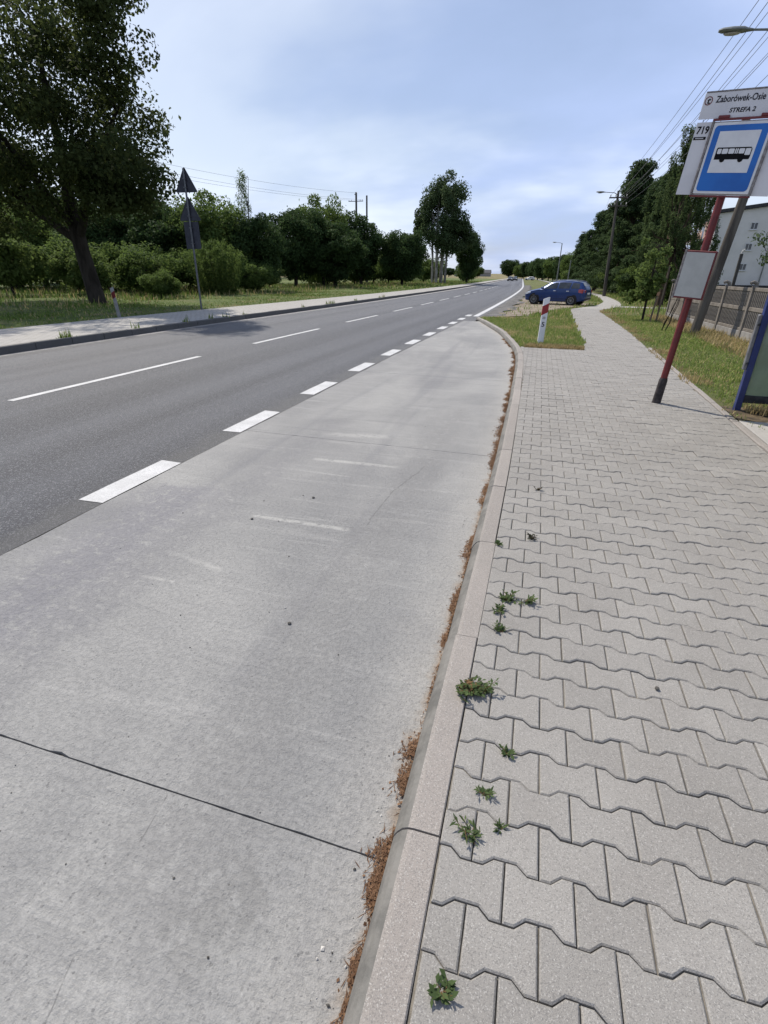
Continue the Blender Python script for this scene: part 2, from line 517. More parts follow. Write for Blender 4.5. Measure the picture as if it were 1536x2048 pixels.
    M['turf_left'] = turf('verge_turf', ((0.075, 0.115, 0.026), (0.13, 0.165, 0.045)), (0.19, 0.165, 0.08), (0.13, 0.105, 0.06), 0.35)
    M['field'] = turf('field', ((0.12, 0.115, 0.045), (0.17, 0.145, 0.065)), (0.26, 0.215, 0.115), (0.17, 0.14, 0.08), 0.8)
    m, nt, b, out = new_mat('bare_dirt'); g = NT(nt); setp(b, 0.95, 0.1)
    vec = g.n('ShaderNodeNewGeometry').outputs['Position']
    c = g.mix(g.ramp(g.noise(vec, 0.9, 6, 0.65), 0.35, 0.65), (0.19, 0.155, 0.12), (0.30, 0.26, 0.21))
    c = g.mix(g.ramp(g.noise(vec, 2.1, 6, 0.7), 0.55, 0.7, 0, 0.7), c, (0.12, 0.10, 0.075))
    c = g.mix(g.ramp(g.noise(vec, 35, 3, 0.8), 0.35, 0.75, 0, 0.4), c, (0.09, 0.08, 0.065))
    g.l(c, b.inputs['Base Color']); g.bump(g.noise(vec, 14, 5, 0.8), 0.9, 0.05, b)
    M['dirt'] = m
    M['gravel'] = pm('shoulder_gravel', (0.085, 0.083, 0.082), (0.15, 0.145, 0.14), 2.0, 0.95, 0.15, bump=0.03, bscale=40, dirt=((0.22, 0.21, 0.19), 0.6))
    # paint
    m, nt, b, out = new_mat('road_paint'); g = NT(nt); setp(b, 0.6, 0.3)
    vec = g.n('ShaderNodeNewGeometry').outputs['Position']
    wear = g.ramp(g.noise(vec, 55, 5, 0.8), 0.55, 0.7, 0, 0.55)
    c = g.mix(g.ramp(g.noise(vec, 3, 5, 0.6), 0.35, 0.65), (0.52, 0.52, 0.52), (0.43, 0.43, 0.43))
    sp = g.voro(vec, 130.0, 'F1', 'Color'); ss = g.n('ShaderNodeSeparateColor'); g.l(sp, ss.inputs[0])
    c = g.mix(g.ramp(ss.outputs[0], 0.6, 1.0, 0, 0.5), c, (0.25, 0.25, 0.26))
    g.l(g.mix(wear, c, (0.28, 0.28, 0.29)), b.inputs['Base Color']); g.bump(g.math('ADD', ss.outputs[1], g.noise(vec, 200, 2, 0.7)), 0.5, 0.006, b)
    M['paint'] = m

    # foliage
    M['leaf_big'] = leaf_mat('broad_leaves', (0.016, 0.028, 0.009), (0.064, 0.080, 0.026), 0.34)
    M['leaf_bush'] = leaf_mat('bush_leaves', (0.036, 0.068, 0.018), (0.110, 0.155, 0.042), 0.38)
    M['leaf_dark'] = leaf_mat('dark_leaves', (0.016, 0.034, 0.012), (0.058, 0.094, 0.032), 0.28)
    M['leaf_light'] = leaf_mat('light_leaves', (0.050, 0.085, 0.022), (0.115, 0.155, 0.045), 0.35)
    M['leaf_poplar'] = leaf_mat('poplar_leaves', (0.030, 0.054, 0.022), (0.080, 0.112, 0.048), 0.28)
    M['needle'] = leaf_mat('pine_needles', (0.022, 0.042, 0.017), (0.066, 0.100, 0.040), 0.25)
    M['needle_droop'] = leaf_mat('larch_needles', (0.034, 0.056, 0.020), (0.078, 0.11, 0.042), 0.3)
    M['weed'] = leaf_mat('weed_leaves', (0.028, 0.050, 0.020), (0.095, 0.130, 0.050), 0.2)
    M['weed_dry'] = leaf_mat('dry_weed_leaves', (0.11, 0.06, 0.03), (0.22, 0.14, 0.07), 0.2)
    M['litter'] = leaf_mat('brown_litter', (0.085, 0.045, 0.026), (0.24, 0.145, 0.085), 0.05, 0.85)
    M['bark'] = pm('bark', (0.020, 0.017, 0.014), (0.042, 0.036, 0.030), 5, 0.95, 0.1, bump=0.03, bscale=18, stretch=(1, 1, 0.25))
    M['bark_pale'] = pm('pale_bark', (0.30, 0.285, 0.255), (0.13, 0.12, 0.105), 2.5, 0.9, 0.15, bump=0.01, stretch=(1, 1, 0.5))
    M['bark_pine'] = pm('pine_bark', (0.075, 0.050, 0.036), (0.035, 0.028, 0.022), 4, 0.95, 0.1, bump=0.02, stretch=(1, 1, 0.3))

    def grass(name, a, bcol, dry, amt):
        m, nt, b, out = new_mat(name); g = NT(nt); setp(b, 0.7, 0.15)
        r = g.island(); vec = g.n('ShaderNodeNewGeometry').outputs['Position']
        c = g.mix(r, a, bcol)
        zone = g.ramp(g.noise(vec, 0.42, 6, 0.6), 0.60 - amt * 0.3, 0.80 - amt * 0.3)
        pick = g.math('GREATER_THAN', g.math('ADD', zone, 0.12), g.math('FRACT', g.math('MULTIPLY', r, 13.7)))
        c = g.mix(pick, c, dry)
        g.l(c, b.inputs['Base Color'])
        tr = g.n('ShaderNodeBsdfTranslucent'); g.l(c, tr.inputs['Color'])
        ms = g.n('ShaderNodeMixShader'); ms.inputs[0].default_value = 0.35
        g.l(b.outputs[0], ms.inputs[1]); g.l(tr.outputs[0], ms.inputs[2]); g.l(ms.outputs[0], out.inputs['Surface'])
        return m
    M['grass'] = grass('grass_blades', (0.125, 0.185, 0.040), (0.25, 0.30, 0.085), (0.40, 0.33, 0.16), 0.25)
    M['grass_dry'] = grass('dry_grass_blades', (0.12, 0.125, 0.045), (0.22, 0.195, 0.085), (0.36, 0.28, 0.14), 1.0)
    M['grass_left'] = grass('verge_blades', (0.075, 0.130, 0.026), (0.17, 0.225, 0.055), (0.32, 0.275, 0.13), 0.2)

    # built things
    M['red_paint'] = pm('red_paint', (0.105, 0.015, 0.017), (0.15, 0.021, 0.022), 8, 0.45, 0.4, bump=0.001, dirt=((0.05, 0.02, 0.02), 0.5))
    M['black_sleeve'] = pm('black_sleeve', (0.022, 0.018, 0.018), (0.06, 0.05, 0.05), 12, 0.7, 0.3, bump=0.003)
    M['white_board'] = pm('white_board', (0.62, 0.60, 0.60), (0.55, 0.535, 0.54), 3, 0.45, 0.4)
    M['sign_white'] = pm('sign_white', (0.66, 0.65, 0.64), (0.58, 0.57, 0.57), 4, 0.4, 0.4)
    M['sign_blue'] = pm('sign_blue', (0.006, 0.095, 0.36), (0.008, 0.125, 0.44), 3, 0.35, 0.4)
    M['sign_black'] = pm('sign_black', (0.008, 0.008, 0.009), (0.012, 0.012, 0.012), 5, 0.8, 0.08)
    M['letter'] = pm('lettering_grey', (0.020, 0.020, 0.028), (0.03, 0.03, 0.038), 9, 0.8, 0.1)
    M['logo_red'] = pm('logo_dark_red', (0.16, 0.03, 0.028), (0.10, 0.022, 0.02), 9, 0.5, 0.3)
    M['frame_grey'] = pm('frame_grey', (0.15, 0.13, 0.125), (0.26, 0.24, 0.23), 30, 0.6, 0.3, bump=0.001)
    M['case_face'] = pm('timetable_sheet', (0.36, 0.36, 0.335), (0.42, 0.42, 0.39), 5, 0.35, 0.4)
    M['blue_steel'] = pm('blue_steel', (0.009, 0.020, 0.105), (0.012, 0.028, 0.14), 7, 0.4, 0.5, dirt=((0.02, 0.025, 0.06), 0.5))
    M['dark_rail'] = pm('dark_rail', (0.018, 0.02, 0.026), (0.05, 0.05, 0.055), 10, 0.6, 0.3, bump=0.004)
    M['bracket'] = pm('grey_bracket', (0.14, 0.14, 0.15), (0.22, 0.22, 0.23), 12, 0.5, 0.4, metal=0.4)
    M['steel'] = pm('galvanised_steel', (0.085, 0.09, 0.10), (0.13, 0.135, 0.145), 12, 0.5, 0.4, metal=0.5)
    M['sign_back'] = pm('sign_back', (0.028, 0.030, 0.042), (0.042, 0.045, 0.058), 6, 0.6, 0.35, metal=0.2)
    M['lamp_grey'] = pm('lamp_grey', (0.13, 0.14, 0.13), (0.19, 0.20, 0.185), 10, 0.5, 0.4)
    M['wood_pole'] = pm('weathered_wood', (0.060, 0.053, 0.047), (0.115, 0.103, 0.09), 5, 0.95, 0.15, bump=0.012, bscale=26, stretch=(1, 1, 0.12))
    M['dark_pole'] = pm('dark_pole', (0.055, 0.05, 0.048), (0.085, 0.08, 0.075), 5, 0.9, 0.15, stretch=(1, 1, 0.2))
    M['porcelain'] = pm('insulator', (0.42, 0.40, 0.37), (0.32, 0.30, 0.28), 9, 0.3, 0.5)
    M['wire'] = pm('wire', (0.09, 0.09, 0.10), (0.12, 0.12, 0.13), 3, 0.6, 0.3)
    M['plastic_white'] = pm('white_plastic', (0.66, 0.66, 0.68), (0.58, 0.58, 0.60), 8, 0.5, 0.3, dirt=((0.35, 0.33, 0.30), 0.35))
    M['plastic_red'] = pm('red_reflector', (0.27, 0.018, 0.022), (0.20, 0.014, 0.018), 8, 0.4, 0.4)
    M['plastic_dim'] = pm('grey_plastic', (0.24, 0.24, 0.235), (0.17, 0.17, 0.165), 8, 0.6, 0.2, dirt=((0.2, 0.19, 0.17), 0.4))  # post plastic in a much darker grey than the white one
    M['fence_conc'] = pm('fence_concrete', (0.135, 0.120, 0.105), (0.20, 0.18, 0.16), 4, 0.9, 0.15, bump=0.006, dirt=((0.11, 0.10, 0.085), 0.6))
    M['fence_base'] = pm('fence_plinth', (0.20, 0.19, 0.182), (0.27, 0.258, 0.245), 3, 0.9, 0.15, bump=0.006, dirt=((0.16, 0.145, 0.13), 0.6))
    M['render_wall'] = pm('white_render', (0.58, 0.56, 0.545), (0.52, 0.505, 0.49), 0.5, 0.9, 0.15, dirt=((0.42, 0.41, 0.40), 0.4))
    M['render_pink'] = pm('pink_render', (0.44, 0.30, 0.255), (0.38, 0.26, 0.22), 0.6, 0.9, 0.15)
    M['roof_dark'] = pm('dark_roof_edge', (0.022, 0.022, 0.026), (0.04, 0.04, 0.045), 2, 0.7, 0.3)
    M['plinth_dark'] = pm('dark_plinth', (0.035, 0.033, 0.033), (0.06, 0.057, 0.055), 2, 0.9, 0.2)
    M['window_frame'] = pm('window_frame', (0.55, 0.55, 0.55), (0.48, 0.48, 0.48), 4, 0.5, 0.3)
    m, nt, b, out = new_mat('dark_glass'); setp(b, 0.06, 0.6); b.inputs['Base Color'].default_value = (0.018, 0.022, 0.026, 1)
    g = NT(nt); g.l(g.mix(g.ramp(g.noise(g.coords(), 2.0, 3), 0.3, 0.7), (0.014, 0.017, 0.02), (0.04, 0.045, 0.05)), b.inputs['Base Color'])
    M['dark_glass'] = m
    m, nt, b, out = new_mat('dusty_glass'); g = NT(nt); setp(b, 0.15, 0.5)
    c = g.mix(g.ramp(g.noise(g.coords(), 2.5, 5, 0.6), 0.3, 0.7), (0.25, 0.31, 0.26), (0.34, 0.40, 0.345))
    g.l(c, b.inputs['Base Color'])
    tr = g.n('ShaderNodeBsdfTransparent'); tr.inputs['Color'].default_value = (0.62, 0.74, 0.64, 1)
    ms = g.n('ShaderNodeMixShader')
    g.l(g.ramp(g.noise(g.coords(scale=(1, 1, 0.4)), 1.7, 5, 0.65), 0.3, 0.75, 0.55, 0.30), ms.inputs[0])
    g.l(b.outputs[0], ms.inputs[1]); g.l(tr.outputs[0], ms.inputs[2]); g.l(ms.outputs[0], out.inputs['Surface'])
    M['shelter_glass'] = m

    def car_paint(name, c, flake=0.35):
        m, nt, b, out = new_mat(name); g = NT(nt); setp(b, 0.35, 0.4, flake, 0.6)
        b.inputs['Coat Roughness'].default_value = 0.05
        g.l(g.mix(g.ramp(g.noise(g.coords(), 3.0, 3), 0.3, 0.7), c, tuple(x * 0.86 for x in c)), b.inputs['Base Color'])
        return m
    M['car_blue'] = car_paint('blue_car_paint', (0.004, 0.032, 0.145))
    M['car_dark'] = car_paint('dark_car_paint', (0.018, 0.02, 0.024))
    M['car_white'] = car_paint('white_car_paint', (0.62, 0.62, 0.62), 0.0)
    M['rubber'] = pm('rubber', (0.016, 0.016, 0.017), (0.03, 0.029, 0.028), 14, 0.85, 0.2)
    M['alloy'] = pm('alloy', (0.26, 0.265, 0.275), (0.20, 0.205, 0.215), 9, 0.35, 0.5, metal=0.6)
    M['trim_black'] = pm('black_trim', (0.012, 0.012, 0.013), (0.02, 0.02, 0.02), 9, 0.6, 0.3)
    M['tail_red'] = pm('tail_light_red', (0.36, 0.018, 0.022), (0.26, 0.012, 0.016), 9, 0.15, 0.5, coat=1.0)
    M['head_clear'] = pm('headlight_clear', (0.75, 0.77, 0.80), (0.60, 0.62, 0.66), 9, 0.1, 0.6, coat=1.0)
    M['chrome'] = pm('chrome', (0.70, 0.71, 0.73), (0.6, 0.61, 0.63), 9, 0.2, 0.5, metal=0.8)
    M['plate_white'] = pm('number_plate', (0.60, 0.60, 0.58), (0.54, 0.54, 0.52), 9, 0.4, 0.3)
    M['pebble_l'] = pm('pale_pebble', (0.52, 0.50, 0.47), (0.40, 0.38, 0.35), 60, 0.8, 0.2)
    M['pebble_d'] = pm('dark_pebble', (0.06, 0.055, 0.05), (0.10, 0.095, 0.085), 60, 0.8, 0.2)
    M['stone_rubble'] = pm('rubble', (0.20, 0.15, 0.09), (0.32, 0.25, 0.16), 9, 0.9, 0.15, bump=0.02)
    M['stake'] = pm('stake_wood', (0.13, 0.10, 0.075), (0.20, 0.16, 0.12), 12, 0.9, 0.15, stretch=(1, 1, 0.2))
    M['laundry'] = pm('white_cloth', (0.75, 0.75, 0.76), (0.68, 0.68, 0.70), 3, 0.9, 0.1)


build_materials()


# ------------------------------------------------------------------ terrain and lines of the road
def TZ(Y):
    t = max(0.0, Y - 8.0)
    if t > 420: t = 420 + (t - 420) * 0.3
    return -0.006 * (t * t / 20.0 if t < 10 else t - 5.0)


def C(Y):
    """the road bends gently to the left far ahead"""
    t = max(0.0, Y - 15.0)
    return -2.8e-4 * t * t if t < 95 else -2.8e-4 * 95 * 95 - 0.0532 * (t - 95)


def interp(pts):
    ys = np.array([p[0] for p in pts]); xs = np.array([p[1] for p in pts])
    return lambda Y: float(np.interp(Y, ys, xs))


def smoothed(pts, step=0.25, w=0.9):
    f = interp(pts); ys = np.arange(pts[0][0], pts[-1][0] + step, step)
    xs = np.array([np.mean([f(y + d) for d in np.linspace(-w, w, 9)]) for y in ys])
    return lambda Y: float(np.interp(Y, ys, xs))


BAY_END = 21.0
KERB = smoothed([(-6, -0.225), (0, -0.235), (1.4, -0.26), (2.6, -0.275), (4.7, -0.305), (8, -0.40), (10.2, -0.485), (12.0, -0.585), (13.3, -0.76),
                 (16.6, -1.36), (21.2, -2.58), (22.4, -2.88), (23.4, -3.02)], w=0.7)     # foot of the kerb on the bay side
KERB_END = 23.0
LK = interp([(-10, -10.75), (7, -10.8), (15, -10.9), (30, -11.0), (60, -11.15), (120, -11.3), (700, -11.3)])        # offset of left kerb
LB = interp([(-10, -13.9), (10, -14.0), (20, -14.1), (40, -13.9), (70, -13.8), (120, -13.6), (700, -13.6)])        # back edge of left pavement


def KL(Y): return LK(Y) + C(Y)
def KB(Y): return LB(Y) + C(Y)


def PL(Y):
    if Y < 12.9: return KERB(Y) + 0.152
    return PLs(Y)


PLs = smoothed([(12.9, 0.86), (14, 0.87), (22, 0.83), (29.5, 0.87), (32, 1.7), (34, 2.55), (40, 3.45), (47, 3.7), (56, 3.62), (75, 2.2), (144, -0.3), (220, -4.2), (400, -13.5), (700, -29)], w=1.0)
PR = smoothed([(-6, 2.2), (3, 2.24), (7, 2.25), (13, 2.33), (17, 2.42), (24, 2.40), (28.8, 2.33), (31.5, 3.05), (34.5, 4.0), (40, 4.45), (47, 4.62), (56, 4.6), (75, 3.3), (144, 0.9), (220, -2.8), (400, -12), (700, -27)], w=1.0)

YS_ALL = np.concatenate([np.arange(-8, 30, 0.5), np.arange(30, 120, 2.0), np.arange(120, 640, 10.0)])


def strip(name, fl, fr, Y0, Y1, nx, zoff, mat, kind='structure', parent=None, ys=None, kerbattr=None, rough=0.0, seed=1, thick=0.0):
    ys = YS_ALL if ys is None else ys
    ys = [Y0] + [float(y) for y in ys if Y0 + 0.05 < y < Y1 - 0.05] + [Y1]
    r = random.Random(seed)
    V, F, UV, K = [], [], [], []
    for i, y in enumerate(ys):
        a, b = fl(y), fr(y)
        for j in range(nx + 1):
            t = j / nx
            x = a + (b - a) * t
            z = TZ(y) + (zoff(x, y, t) if callable(zoff) else zoff)
            if rough and 0 < j < nx: z += r.uniform(-rough, rough)
            V.append((x, y, z)); UV.append((x - C(y), y)); K.append((KERB(y) - x) if kerbattr else 0)
    n = nx + 1
    for i in range(len(ys) - 1):
        for j in range(nx):
            F.append((i * n + j, i * n + j + 1, (i + 1) * n + j + 1, (i + 1) * n + j))
    if thick > 0:
        o = len(V); ring = [i for i in range(n)] + [i * n + n - 1 for i in range(1, len(ys))] + [(len(ys) - 1) * n + j for j in range(n - 2, -1, -1)] + [i * n for i in range(len(ys) - 2, 0, -1)]
        for i in ring:
            V.append((V[i][0], V[i][1], V[i][2] - thick)); UV.append(UV[i]); K.append(K[i])
        for q in range(len(ring)):
            p = (q + 1) % len(ring)
            F.append((ring[p], ring[q], o + q, o + p))
    me = bpy.data.meshes.new(name); me.from_pydata(V, [], F)
    uvl = me.uv_layers.new(name='UVMap')
    idx = np.empty(len(me.loops), dtype=np.int32); me.loops.foreach_get('vertex_index', idx)
    uvl.data.foreach_set('uv', np.array(UV, dtype=np.float32)[idx].ravel())
    if kerbattr:
        at = me.attributes.new('to_kerb', 'FLOAT', 'POINT'); at.data.foreach_set('value', np.array(K, dtype=np.float32))
    me.materials.append(mat); me.polygons.foreach_set('use_smooth', [thick == 0] * len(me.polygons)); me.update()
    o = link(name, me, parent)
    if kind and parent is None: tag(o, kind=kind)
    return o


# ------------------------------------------------------------------ the setting
def build_setting():
    # ground: one sheet to the horizon, below everything else
    xs = [-3000, -1200, -500, -200, -100, -50, -20, 0, 20, 50, 100, 200, 500, 1200, 3000]
    ys = [-60, -20, 0, 8, 13, 18, 30, 60, 120, 250, 430, 700, 1200, 2000, 4500]
    V = [(x, y, TZ(y) - 0.35) for y in ys for x in xs]
    n = len(xs)
    F = [(i * n + j, i * n + j + 1, (i + 1) * n + j + 1, (i + 1) * n + j) for i in range(len(ys) - 1) for j in range(n - 1)]
    tag(link('ground', np_mesh('ground', V, F, M['field'])), kind='structure')

    # asphalt carriageway
    road = strip('road', KL, lambda y: -3.16 if y < BAY_END else min(KERB(y), -2.72 + C(y)) if y < KERB_END else -2.72 + C(y), -8, 440, 24, 0.0, M['asphalt'],
                 ys=np.sort(np.concatenate([YS_ALL, [BAY_END - 0.02, BAY_END + 0.02]])))
    # dashed line along the bus bay: 1 m paint, 1 m gap
    for k in range(11):
        y0 = 2.80 + 2.055 * k if k < 4 else 2.80 + 2.055 * 4 + (k - 4) * 2.09
        if k == 0: y0 = 2.82
        me = MB(); sl = 0.02
        yy = [y0, y0 + 0.35, y0 + 0.7, y0 + 0.99]
        xl = -3.385 - 0.012 * k; xr = xl + 0.225
        me.add([(xl, yy[0], 0), (xr, yy[0] + 0.01, 0), (xl - 0.004, yy[1], 0), (xr, yy[1], 0), (xl, yy[2], 0), (xr, yy[2], 0), (xl, yy[3], 0), (xr, yy[3] - 0.01, 0)],
               [(0, 1, 3, 2), (2, 3, 5, 4), (4, 5, 7, 6)])
        me.v = [(x, y, TZ(y) + 0.004) for x, y, z in me.v]
        me.build('bay_dash', M['paint'], road)
    # centre line dashes
    for (a, b) in ((-1.7, 2.6), (5.15, 9.45), (11.7, 15.75), (18.4, 22.2), (25.0, 28.8), (31.3, 35.0), (37.6, 41.4), (44, 47.8), (50.4, 54.2), (56.8, 60.6), (63.2, 67), (69.6, 73.4), (76, 80), (82.4, 86.4), (89, 93), (95.5, 99.5)):
        cx = -6.93 - 0.012 * max(0, min(30, a - 10))
        strip('centre_dash', lambda y: cx - 0.06 + C(y), lambda y: cx + 0.06 + C(y), a, b, 1, 0.004, M['paint'], parent=road)
    strip('edge_line', lambda y: (-3.13 + C(y)), lambda y: (-2.90 + C(y)), 23.6, 430, 1, 0.004, M['paint'], parent=road)

    # bus bay: concrete slabs with open joints over a dark base
    bay = strip('bus_bay', lambda y: -3.16, lambda y: KERB(y) + 0.03, -8, BAY_END, 4, -0.009, M['base'])
    cuts = [-8, -3.1, 0.93, 4.96, 9.0, 13.0, 17.0, BAY_END]
    for i in range(len(cuts) - 1):
        a, b = cuts[i], cuts[i + 1]
        ga = 0.0022 if i < 4 else 0.0018
        rr = random.Random(40 + i)
        o = strip('concrete_slab', lambda y: -3.15, lambda y: KERB(y) - 0.004, a + ga, b - ga, 60, 0.004, M['bay'], parent=bay,
                  ys=np.arange(-8, 22, 0.25), kerbattr=True, thick=0.06)
        # ragged arrises at the joints
        me = o.data
        for v in me.vertices:
            if v.co.z > TZ(v.co.y) - 0.01 and (abs(v.co.y - a - ga) < 0.02 or abs(v.co.y - b + ga) < 0.02):
                s = 1 if abs(v.co.y - a - ga) < 0.02 else -1
                v.co.y += s * abs(rr.gauss(0, 0.0012)) + (0.008 * s if rr.random() < 0.05 else 0)
                v.co.z -= 0.001
            elif abs(v.co.x + 3.15) < 0.01 and v.co.z > TZ(v.co.y) - 0.01:
                v.co.x += abs(rr.gauss(0, 0.005))

    # kerb stones of the bay
    kerb = MB().build('kerb', M['sand'])
    kerb.data = strip_mesh_under(lambda y: KERB(y) + 0.02, lambda y: KERB(y) + 0.13, -6, KERB_END, -0.06)
    tag(kerb, kind='structure')
    y = -6.0; i = 0
    starts = []
    yy = 0.02
    # joints seen at about 0.95-spaced stones; measured along the line
    s_pts = np.arange(-5.9, KERB_END, 0.02)
    P = np.array([(KERB(a), a) for a in s_pts]); S = np.concatenate([[0], np.cumsum(np.linalg.norm(np.diff(P, axis=0), axis=1))])
    L = 0.985; k0 = 0
    while (k0 + 1) * L < S[-1]:
        s0, s1 = k0 * L + 0.003, (k0 + 1) * L - 0.003
        rr = random.Random(300 + k0)
        ya, yb = float(np.interp(s0, S, s_pts)), float(np.interp(s1, S, s_pts))
        if ya > 11: nseg = 3
        else: nseg = 2
        dz, dx = rr.uniform(-0.003, 0.003), rr.uniform(-0.003, 0.003)
        fade = 1.0 - 0.75 * max(0.0, min(1.0, (ya - 19.5) / 3.2))     # the kerb dips towards its tip
        rings = []
        for q in range(nseg + 1):
            yq = ya + (yb - ya) * q / nseg
            t = Vector((KERB(yq + 0.1) - KERB(yq - 0.1), 0.2, 0)).normalized(); nrm = Vector((t.y, -t.x, 0))
            base = Vector((KERB(yq) + dx, yq, TZ(yq) + dz))
            prof = [(0.0, -0.12), (0.0, 0.035), (0.012, 0.065), (0.028, 0.088), (0.046, 0.099), (0.062, 0.102), (0.146, 0.102), (0.15, 0.097), (0.15, -0.12)]
            e = 0.004 if q in (0, nseg) else 0.0
            rings.append([base + nrm * (w if w > 0.1 else w + e * 0.5) + Vector((0, 0, (h - (e if h > 0.05 else 0)) * (fade if h > 0 else 1))) for w, h in prof])
        mb = MB().loft(rings)
        n = len(rings[0])
        for fi in range(len(mb.f)):
            if fi < nseg * n and (fi % n) in (0, 1, 2, 3): mb.m[fi] = 1
        # loft order gives inward faces for this profile direction: flip
        mb.f = [tuple(reversed(f)) for f in mb.f]
        mb.build('kerb_stone', [M['kerb'], M['kerb_face']], kerb)
        k0 += 1

    # left kerb and pavement
    lk = link('kerb', strip_mesh_under(lambda y: KL(y) - 0.12, lambda y: KL(y) - 0.02, -8, 160, -0.03)); tag(lk, kind='structure')
    yq = -8.0
    while yq < 150:
        ln = 0.99 if yq < 60 else 5.9
        rr = random.Random(int(yq * 10) + 900)
        mb = MB(); rings = []
        dz = rr.uniform(-0.006, 0.006)
        for q in (0, 1):
            yy = yq + 0.004 + q * (ln - 0.008)
            b = Vector((KL(yy) + rr.uniform(-0.004, 0.004), yy, TZ(yy) + dz))
            rings.append([b + Vector((w, 0, h)) for w, h in ((0, -0.1), (0, 0.13), (-0.012, 0.15), (-0.15, 0.15), (-0.15, -0.1))])
        mb.loft(rings); mb.f = [tuple(f) for f in mb.f]
        mb.build('kerb_stone', M['kerb_left'], lk)
        yq += ln + 0.01
    strip('pavement', KB, lambda y: KL(y) - 0.152, -8, 400, 6, 0.143, M['far_paving'])

    # pavement on the right: sand bed under the stones, then plain paving further along
    strip('pavement', PL, PR, -6, 12.9, 40, lambda x, y, t: 0.0895 + 0.0035 * math.sin(x * 5.1 + 1.3 * math.sin(y * 3.1)) * math.sin(y * 4.3 + x) + 0.002 * math.sin(x * 17 + y * 13), M['sand'],
          ys=np.concatenate([np.arange(-6, 0, 0.5), np.arange(0, 6, 0.06), np.arange(6, 13, 0.25)]))
    strip('pavement', PL, PR, 12.905, 30.6, 4, 0.0885, M['sand'])
    far = strip('pavement', PL, PR, 30.6, 400, 4, 0.10, M['far_paving'])
    spur = strip('pavement', lambda y: PR(y) - 0.1, lambda y: 8.5, 33.2, 34.5, 3, 0.096, M['far_paving'])

    # verges
    def hum(x, y, t): return 0.085 + 0.02 * math.sin(x * 1.7 + y * 0.6) * math.sin(y * 0.9)
    strip('grass_verge', lambda y: KERB(y) + 0.152 if y < KERB_END else -2.7 + C(y), lambda y: PLs(y) - 0.003, 12.9, 120, 10,
          lambda x, y, t: (0.085 if y < 20 else 0.085 - 0.08 * min(1, (y - 20) / 4) * (1 - min(1, t * 2.2))) + 0.012 * math.sin(x * 3.1 + y), M['turf'])
    strip('grass_verge', lambda y: PR(y) + 0.004, lambda y: 60.0, -6, 400, 26, lambda x, y, t: 0.088 + (0.02 * math.sin(x * 2.1 + y * 1.3) if 0 < t < 1 else 0), M['turf'])
    strip('grass_verge', lambda y: -90.0, lambda y: KB(y) - 0.003, -8, 300, 40, lambda x, y, t: 0.125 + (0.05 * math.sin(x * 0.7 + y * 0.3) + 0.04 * math.sin(y * 0.8 - x * 0.35) if t < 0.97 else 0), M['turf_left'])
    strip('grass_verge', lambda y: -2.7 + C(y), lambda y: PLs(y) - 0.003, 120, 400, 4, 0.02, M['turf'])
    # gravel shoulder and trampled dirt where the car is parked
    sh = strip('gravel_shoulder', lambda y: -2.73 + C(y), lambda y: -1.75 + C(y) + 0.25 * math.sin(y * 0.9) + 0.15 * math.sin(y * 2.3), 21.6, 110, 3, lambda x, y, t: 0.018 + 0.06 * t, M['gravel'])
    dl = interp([(22.3, -2.3), (24, -2.1), (27, -2.0), (30, -1.9), (40, -2.0), (44, -2.1)])
    dr = interp([(22.3, -1.6), (24, -0.9), (26, -0.35), (28.3, 0.2), (30, 0.75), (32, 1.6), (34, 2.4), (36, 2.6), (38, 1.0), (41, -0.9), (44, -2.0)])
    strip('dirt_patch', lambda y: dl(y) + 0.2 * math.sin(y * 1.9), lambda y: min(dr(y) + 0.22 * math.sin(y * 2.7) + 0.1 * math.sin(y * 6.1), PLs(y) - 0.01), 22.3, 44, 6,
          lambda x, y, t: 0.104 - 0.045 * (1 - min(1, t * 2)), M['dirt'])


def strip_mesh_under(fl, fr, Y0, Y1, z):
    ys = [float(y) for y in np.arange(Y0, Y1, 1.0)]
    V, F = [], []
    for y in ys:
        V += [(fl(y), y, TZ(y) + z), (fr(y), y, TZ(y) + z)]
    for i in range(len(ys) - 1):
        F.append((2 * i, 2 * i + 1, 2 * i + 3, 2 * i + 2))
    return np_mesh('kerb', V, F, M['sand'])


build_setting()


# ------------------------------------------------------------------ paving stones
def clip_poly(poly, nx, ny, d):
    """keep points with nx*x+ny*y >= d"""
    out = []
    for i in range(len(poly)):
        a, b = poly[i], poly[(i + 1) % len(poly)]
        da, db = nx * a[0] + ny * a[1] - d, nx * b[0] + ny * b[1] - d
        if da >= 0: out.append(a)
        if (da >= 0) != (db >= 0):
            t = da / (da - db); out.append((a[0] + (b[0] - a[0]) * t, a[1] + (b[1] - a[1]) * t))
    return out


